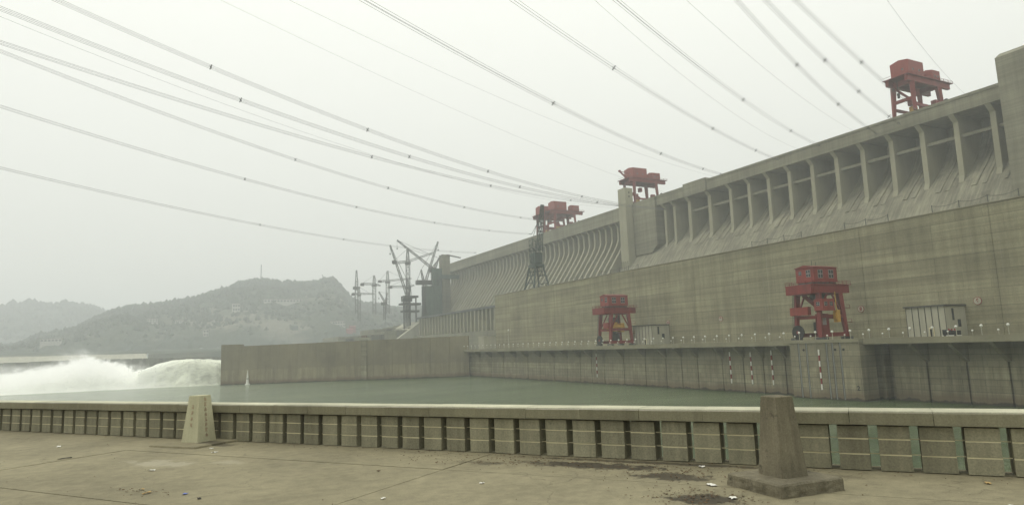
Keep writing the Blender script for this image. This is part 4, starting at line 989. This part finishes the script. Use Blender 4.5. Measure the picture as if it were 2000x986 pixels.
far_house('low pale shed among far left trees', -128, 1458, 48, 40, 12, 4, 6, 1)
far_house('pale block behind the construction ground', 324, 1431, 69, 27, 16, 12, 5, 2)
am = thing('radio_mast', 'thin radio mast on the hilltop', 'mast', (240, 2025, 216))
MB().lattice((240,2018,212),(240,2018,272),3.2,1.0,14,0.7,0.36).build('mast', 'crane', am)
ex = thing('drill_rig', 'small rig leaning on top of the rocky knoll', 'rig', (417, 2025, 230))
MB().beam((421,2012,226),(409,2012,245),1.8).box(417,426,2008,2016,226,234).build('boom', 'crane', ex)
for k, (x, y, z, mat, lab) in enumerate(((340,1397,58,'bandred','reddish site shed below the far cranes'),(348,1404,64,'red','second reddish site shed below the far cranes'),(251,1397,56,'net','green sheeted stack on the far construction ground'),(232,1404,67,'net','upper green sheeted stack on the far slope'))):
    b = thing('site_shed', lab, 'shed', (x, y, z), 'site sheds')
    MB().box(x-6,x+6,y-4,y+4,z-14,z+5).build('wall', mat, b); MB().add([(x-6.5,y-4.5,z+5.01),(x+6.5,y-4.5,z+5.01),(x+6.5,y+4.5,z+5.01),(x-6.5,y+4.5,z+5.01),(x-6.5,y,z+7),(x+6.5,y,z+7)],[(0,1,5,4),(2,3,4,5),(3,0,4),(1,2,5),(3,2,1,0)]).build('roof', mat, b)

# ------------------------------------------------------------------ overhead lines
LINES = [('C1',306.4,357.4,-260,100,0.0003327,-0.1044,107.44),('C2',306.4,359.0,-260,100,0.0003147,-0.122,108.07),('C3',306.4,409.7,-260,110,0.0002145,-0.1178,120.67),
('C4',306.4,499.0,-260,130,0.000246,-0.1130,124.5),('C5',306.4,549.5,-260,160,0.0002017,-0.1092,121.74),('C6',306.4,677.6,-260,200,0.0001365,-0.1021,121.68),
('C7',306.4,302.7,-260,-50,0.0001933,-0.1443,119.04),('C8',306.4,259.2,-260,-50,0.0002153,-0.1272,116.75),('C9',306.4,232.1,-260,-50,0.0002766,-0.123,117.19),
('C10',306.4,199.8,-260,-50,0.0003986,-0.0947,113.94),('C11',306.4,187.8,-260,-50,0.0002822,-0.09481,114.86),('C12',306.4,179.4,-260,-50,0.0001232,-0.08881,119.14),
('W1',306.4,356.2,-260,90,0.0001651,-0.02279,119.33),('W2',306.4,309.3,-260,60,0.0002186,-0.07236,119.11),('W3',306.4,240.3,-260,-50,0.0004173,-0.1508,116.1),
('W4',306.4,208.3,-260,-50,0.0003281,-0.1325,116.42),('W5',306.4,156.1,-260,-50,0.0005797,-0.1095,116.35),('W7',306.4,385.3,-260,105,0.0003422,-0.1409,113.37)]
LAB = {'C1':'bundled power line leaving the top left corner and ending right of the lift shaft','C2':'bundled power line crossing the upper left edge, second above the others','C3':'bundled power line passing just in front of the lift shaft top',
'C4':'bundled power line that crosses another at the left edge and ends behind the distant gantries','C5':'bundled power line second lowest at left, ending near the left distant gantry','C6':'lowest bundled power line, passing above the construction cranes',
'C7':'bundled power line running down from the top centre to the open crest piers','C8':'bundled power line reaching the crest midway between lift shaft and right gantry','C9':'bundled power line reaching the crest just right of the middle piers',
'C10':'leftmost of three close bundled lines beside the right crest gantry','C11':'middle one of three close bundled lines at the right crest gantry','C12':'rightmost bundled power line passing in front of the right crest gantry jib',
'W1':'faint single earth wire between the upper left and centre bundles, lower one','W2':'faint single earth wire just left of the centre bundle','W3':'faint single earth wire right of the centre bundles','W4':'faint single earth wire left of the three close bundles','W5':'faint single earth wire right of the right crest gantry','W7':'faint single earth wire between the bundles at left'}
SP = {'C1':[108,190,262,325],'C2':[90,165,240,315],'C3':[75,165,255],'C4':[70,150,230,300],'C5':[80,160,245,330],'C6':[60,150,240,330],'C7':[45,120,230],'C8':[50,120,215],'C9':[60,130],'C10':[20,75,130],'C11':[25,80,125],'C12':[50,100]}
for (nm, ax, ay, bx, by, c2, c1, c0) in LINES:
    L = math.hypot(bx-ax, by-ay); dx, dy = (bx-ax)/L, (by-ay)/L
    pl = thing('power_line', LAB[nm], 'power line', (ax, ay, c0), 'overhead lines from the dam')
    n_ = 60
    P_ = lambda s, u=0, v=0: (ax+dx*s-dy*u, ay+dy*s+dx*u, c2*s*s+c1*s+c0+v)
    if nm[0] == 'C':
        for u, v in ((-.42,-.42),(.42,-.42),(.42,.42),(-.42,.42)):
            MB().polytube([P_(L*i/n_, u, v) for i in range(n_+1)], WIRE_R, 4).build('conductor', 'wire', pl)
        for s in SP[nm]:
            MB().beam(P_(s,-.62,-.62), P_(s,.62,.62), 0.2).beam(P_(s+0.02,.62,-.62), P_(s+0.02,-.62,.62), 0.2).build('spacer', 'steel', pl)
        MB().tube(P_(-0.2,0,0), P_(5,0,0), 0.22, 6).build('insulator', 'wire', pl)
    else:
        MB().polytube([P_(L*i/n_) for i in range(n_+1)], 0.035, 4).build('conductor', 'wire', pl)

# ------------------------------------------------------------------ white water of the spillway
JET = [(-420,0.4),(-300,1.2),(-200,2.5),(-140,3.5),(-100,4.6),(-80,6.0),(-66,9.2),(-57,12.5),(-47,15.4),(-41,16.6),(-35,15.2),(-28,12.2),(-22,9.6),(-16,7.6),(-12,9.0),(-6,11.6),(-2,13.2),(4,14.6),(10,15.5),(20,15.9),(28,14.9),(36,14.0),(60,13.6),(120,13.4)]
m = MB(); x0, x1, ya, yb, st = -420, 118, 464, 640, 1.5
nx = int((x1-x0)/st); ny = int((yb-ya)/2.2)
hts = {}
def fh(x, y):
    # front edge of the foam runs from the wall end out to the left
    yf = 470 + max(0, 30-x)*0.13 + 3.0*fbm(x*0.05, 1.7) + (2.0 if x < -5 else 0)
    if x > 32: yf = 462.2 + 6.5 + (32-x)*0.522 + 3
    u = (y-yf)/ (7.0 if x > -14 else 16.0)
    e = max(0.0, min(1.0, u)); e = math.sin(e*math.pi/2)
    xs = x + 6*fbm(x*0.03+9, y*0.03)
    h = interp(JET, xs)
    rough_ = 1.0 if x < -12 else 0.35
    n_ = rough_*(2.2*fbm(x*0.09, y*0.09, 2) + 1.1*abs(fbm(x*0.28, y*0.28, 5)))*min(1, h/8+0.15) + (0.5*fbm(x*0.05, y*0.5, 8) if x >= -12 else 0)
    if x < -12: h *= 1 - 0.5*min(1, (-12-x)/14)
    return e*(h+n_) - (0.6 if u <= 0 else 0.0)
for j in range(ny+1):
    for i in range(nx+1):
        x = x0+(x1-x0)*i/nx; y = ya+(yb-ya)*j/ny
        m.v.append((x, y, fh(x, y)))
W_ = nx+1
m.f = [(j*W_+i, j*W_+i+1, (j+1)*W_+i+1, (j+1)*W_+i) for j in range(ny) for i in range(nx)]
fm_ = m.build('white_water', 'foam', smooth=True); tag(kind(fm_, 'stuff'), 'churning white water bursting from the spillway left of the guide wall', 'white water')
rg = random.Random(11); sp = MB()
def puff(x, y, z, s):
    a = Vector((rg.gauss(0,1), rg.gauss(0,1), rg.gauss(0,1))).normalized(); b = a.cross(Vector((rg.gauss(0,1), rg.gauss(0,1), rg.gauss(0,1)))).normalized(); c = a.cross(b)
    v = [Vector((x,y,z)) + d*s*rg.uniform(.6,1.1) for d in (a, b, c, -(a+b+c)*0.7)]
    sp.add(v, [(0,1,2),(0,3,1),(1,3,2),(2,3,0)])
for _ in range(30000):
    x = rg.uniform(-210, -10) if rg.random() < 0.86 else rg.uniform(-10, 40)
    y = 474 + max(0, 30-x)*0.13 + abs(rg.gauss(0, 30))
    h = fh(x, y)
    if h < 0.6: continue
    k = (1.0 if x < -12 else 0.12) * (0.5+fbm(x*0.035, y*0.035, 21)*0.9)
    z = h + min(4.5, rg.expovariate(1/max(0.15, 1.5*max(0.05, k)*min(1, h/7)))) - 0.7
    puff(x - (z-h)*0.8, y, z, rg.uniform(0.15, 0.5))
tag(kind(sp.build('spray', 'spray'), 'stuff'), 'fine white spray hanging above the churning spillway water', 'spray')

# drifting mist and torn spray over the white water: a closed body of thin cloud
ms = MB().box(-330, 30, 468, 600, 0.2, 30)
mm = bpy.data.materials.new('spray mist'); mm.use_nodes = True; mn = mm.node_tree; mn.nodes.clear()
mo_ = mn.nodes.new('ShaderNodeOutputMaterial'); mv = mn.nodes.new('ShaderNodeVolumePrincipled'); mn.links.new(mv.outputs[0], mo_.inputs['Volume'])
mv.inputs['Color'].default_value = (0.995, 0.995, 0.99, 1)
gz = mn.nodes.new('ShaderNodeNewGeometry'); spx = mn.nodes.new('ShaderNodeSeparateXYZ'); mn.links.new(gz.outputs['Position'], spx.inputs[0])
cr = mn.nodes.new('ShaderNodeFloatCurve'); cvm = cr.mapping; cv_ = cvm.curves[0]
MH = [(-330,1.0),(-230,4.0),(-150,7.0),(-105,9.0),(-80,11.0),(-62,14.5),(-50,17.5),(-42,18.8),(-35,17.0),(-28,13.6),(-20,10.2),(-14,7.6),(-6,4.0),(10,1.0),(30,0.5)]
for k_, (x, h) in enumerate(MH):
    px_, py_ = (x+330)/360, h/30
    if k_ == 0: cv_.points[0].location = (px_, py_)
    elif k_ == len(MH)-1: cv_.points[len(cv_.points)-1].location = (px_, py_)
    else: cv_.points.new(px_, py_)
cvm.update()
mn.links.new(ramp(mn, spx.outputs[0], -330, 30, 0, 1), cr.inputs['Value'])
top_ = math_(mn, 'MULTIPLY', cr.outputs[0], 30.0)
big = mapped_noise(mn, 0.06, (1, 0.12, 1.2), detail=2, rough=0.5); fin = mapped_noise(mn, 0.34, (1, 0.05, 0.7), detail=6, rough=0.72)
edge = math_(mn, 'ADD', math_(mn, 'MULTIPLY', math_(mn, 'SUBTRACT', big, 0.5), 11.0), math_(mn, 'MULTIPLY', math_(mn, 'SUBTRACT', fin, 0.5), 26.0))
dep = math_(mn, 'SUBTRACT', math_(mn, 'ADD', top_, edge), spx.outputs[2])          # metres below the ragged top
yfr = math_(mn, 'ADD', spx.outputs[1], math_(mn, 'MULTIPLY', spx.outputs[0], 0.13))  # front edge slants away to the left
fr_ = ramp(mn, yfr, 474, 484, 0, 1)
dense = math_(mn, 'MULTIPLY', ramp(mn, dep, -1.0, 9.0, 0.0, 0.22), fr_)
thin = math_(mn, 'MULTIPLY', math_(mn, 'MULTIPLY', ramp(mn, math_(mn, 'ADD', dep, 7.0), 0, 9, 0, 0.012), ramp(mn, big, 0.4, 0.6, 0.2, 1)), fr_)
xin = ramp(mn, spx.outputs[0], -40, -130, 1.0, 0.22)
mn.links.new(math_(mn, 'ADD', math_(mn, 'MULTIPLY', dense, xin), thin), mv.inputs['Density'])
tag(kind(ms.build('mist', mm), 'stuff'), 'soft white mist and torn spray over the spillway water at left', 'mist')

# ------------------------------------------------------------------ haze
hz = MB().box(-6000, 6000, -3500, 7500, -6.5, 300)
hm = bpy.data.materials.new('river haze'); hm.use_nodes = True; hn = hm.node_tree; hn.nodes.clear()
ho = hn.nodes.new('ShaderNodeOutputMaterial'); pv = hn.nodes.new('ShaderNodeVolumePrincipled'); hn.links.new(pv.outputs[0], ho.inputs['Volume'])
pv.inputs['Density'].default_value = HAZE; pv.inputs['Color'].default_value = (0.935, 0.97, 1.0, 1); pv.inputs['Anisotropy'].default_value = 0.2
ho_ = hz.build('haze', hm); kind(ho_, 'stuff'); tag(ho_, 'pale even haze over the river and the dam', 'haze')
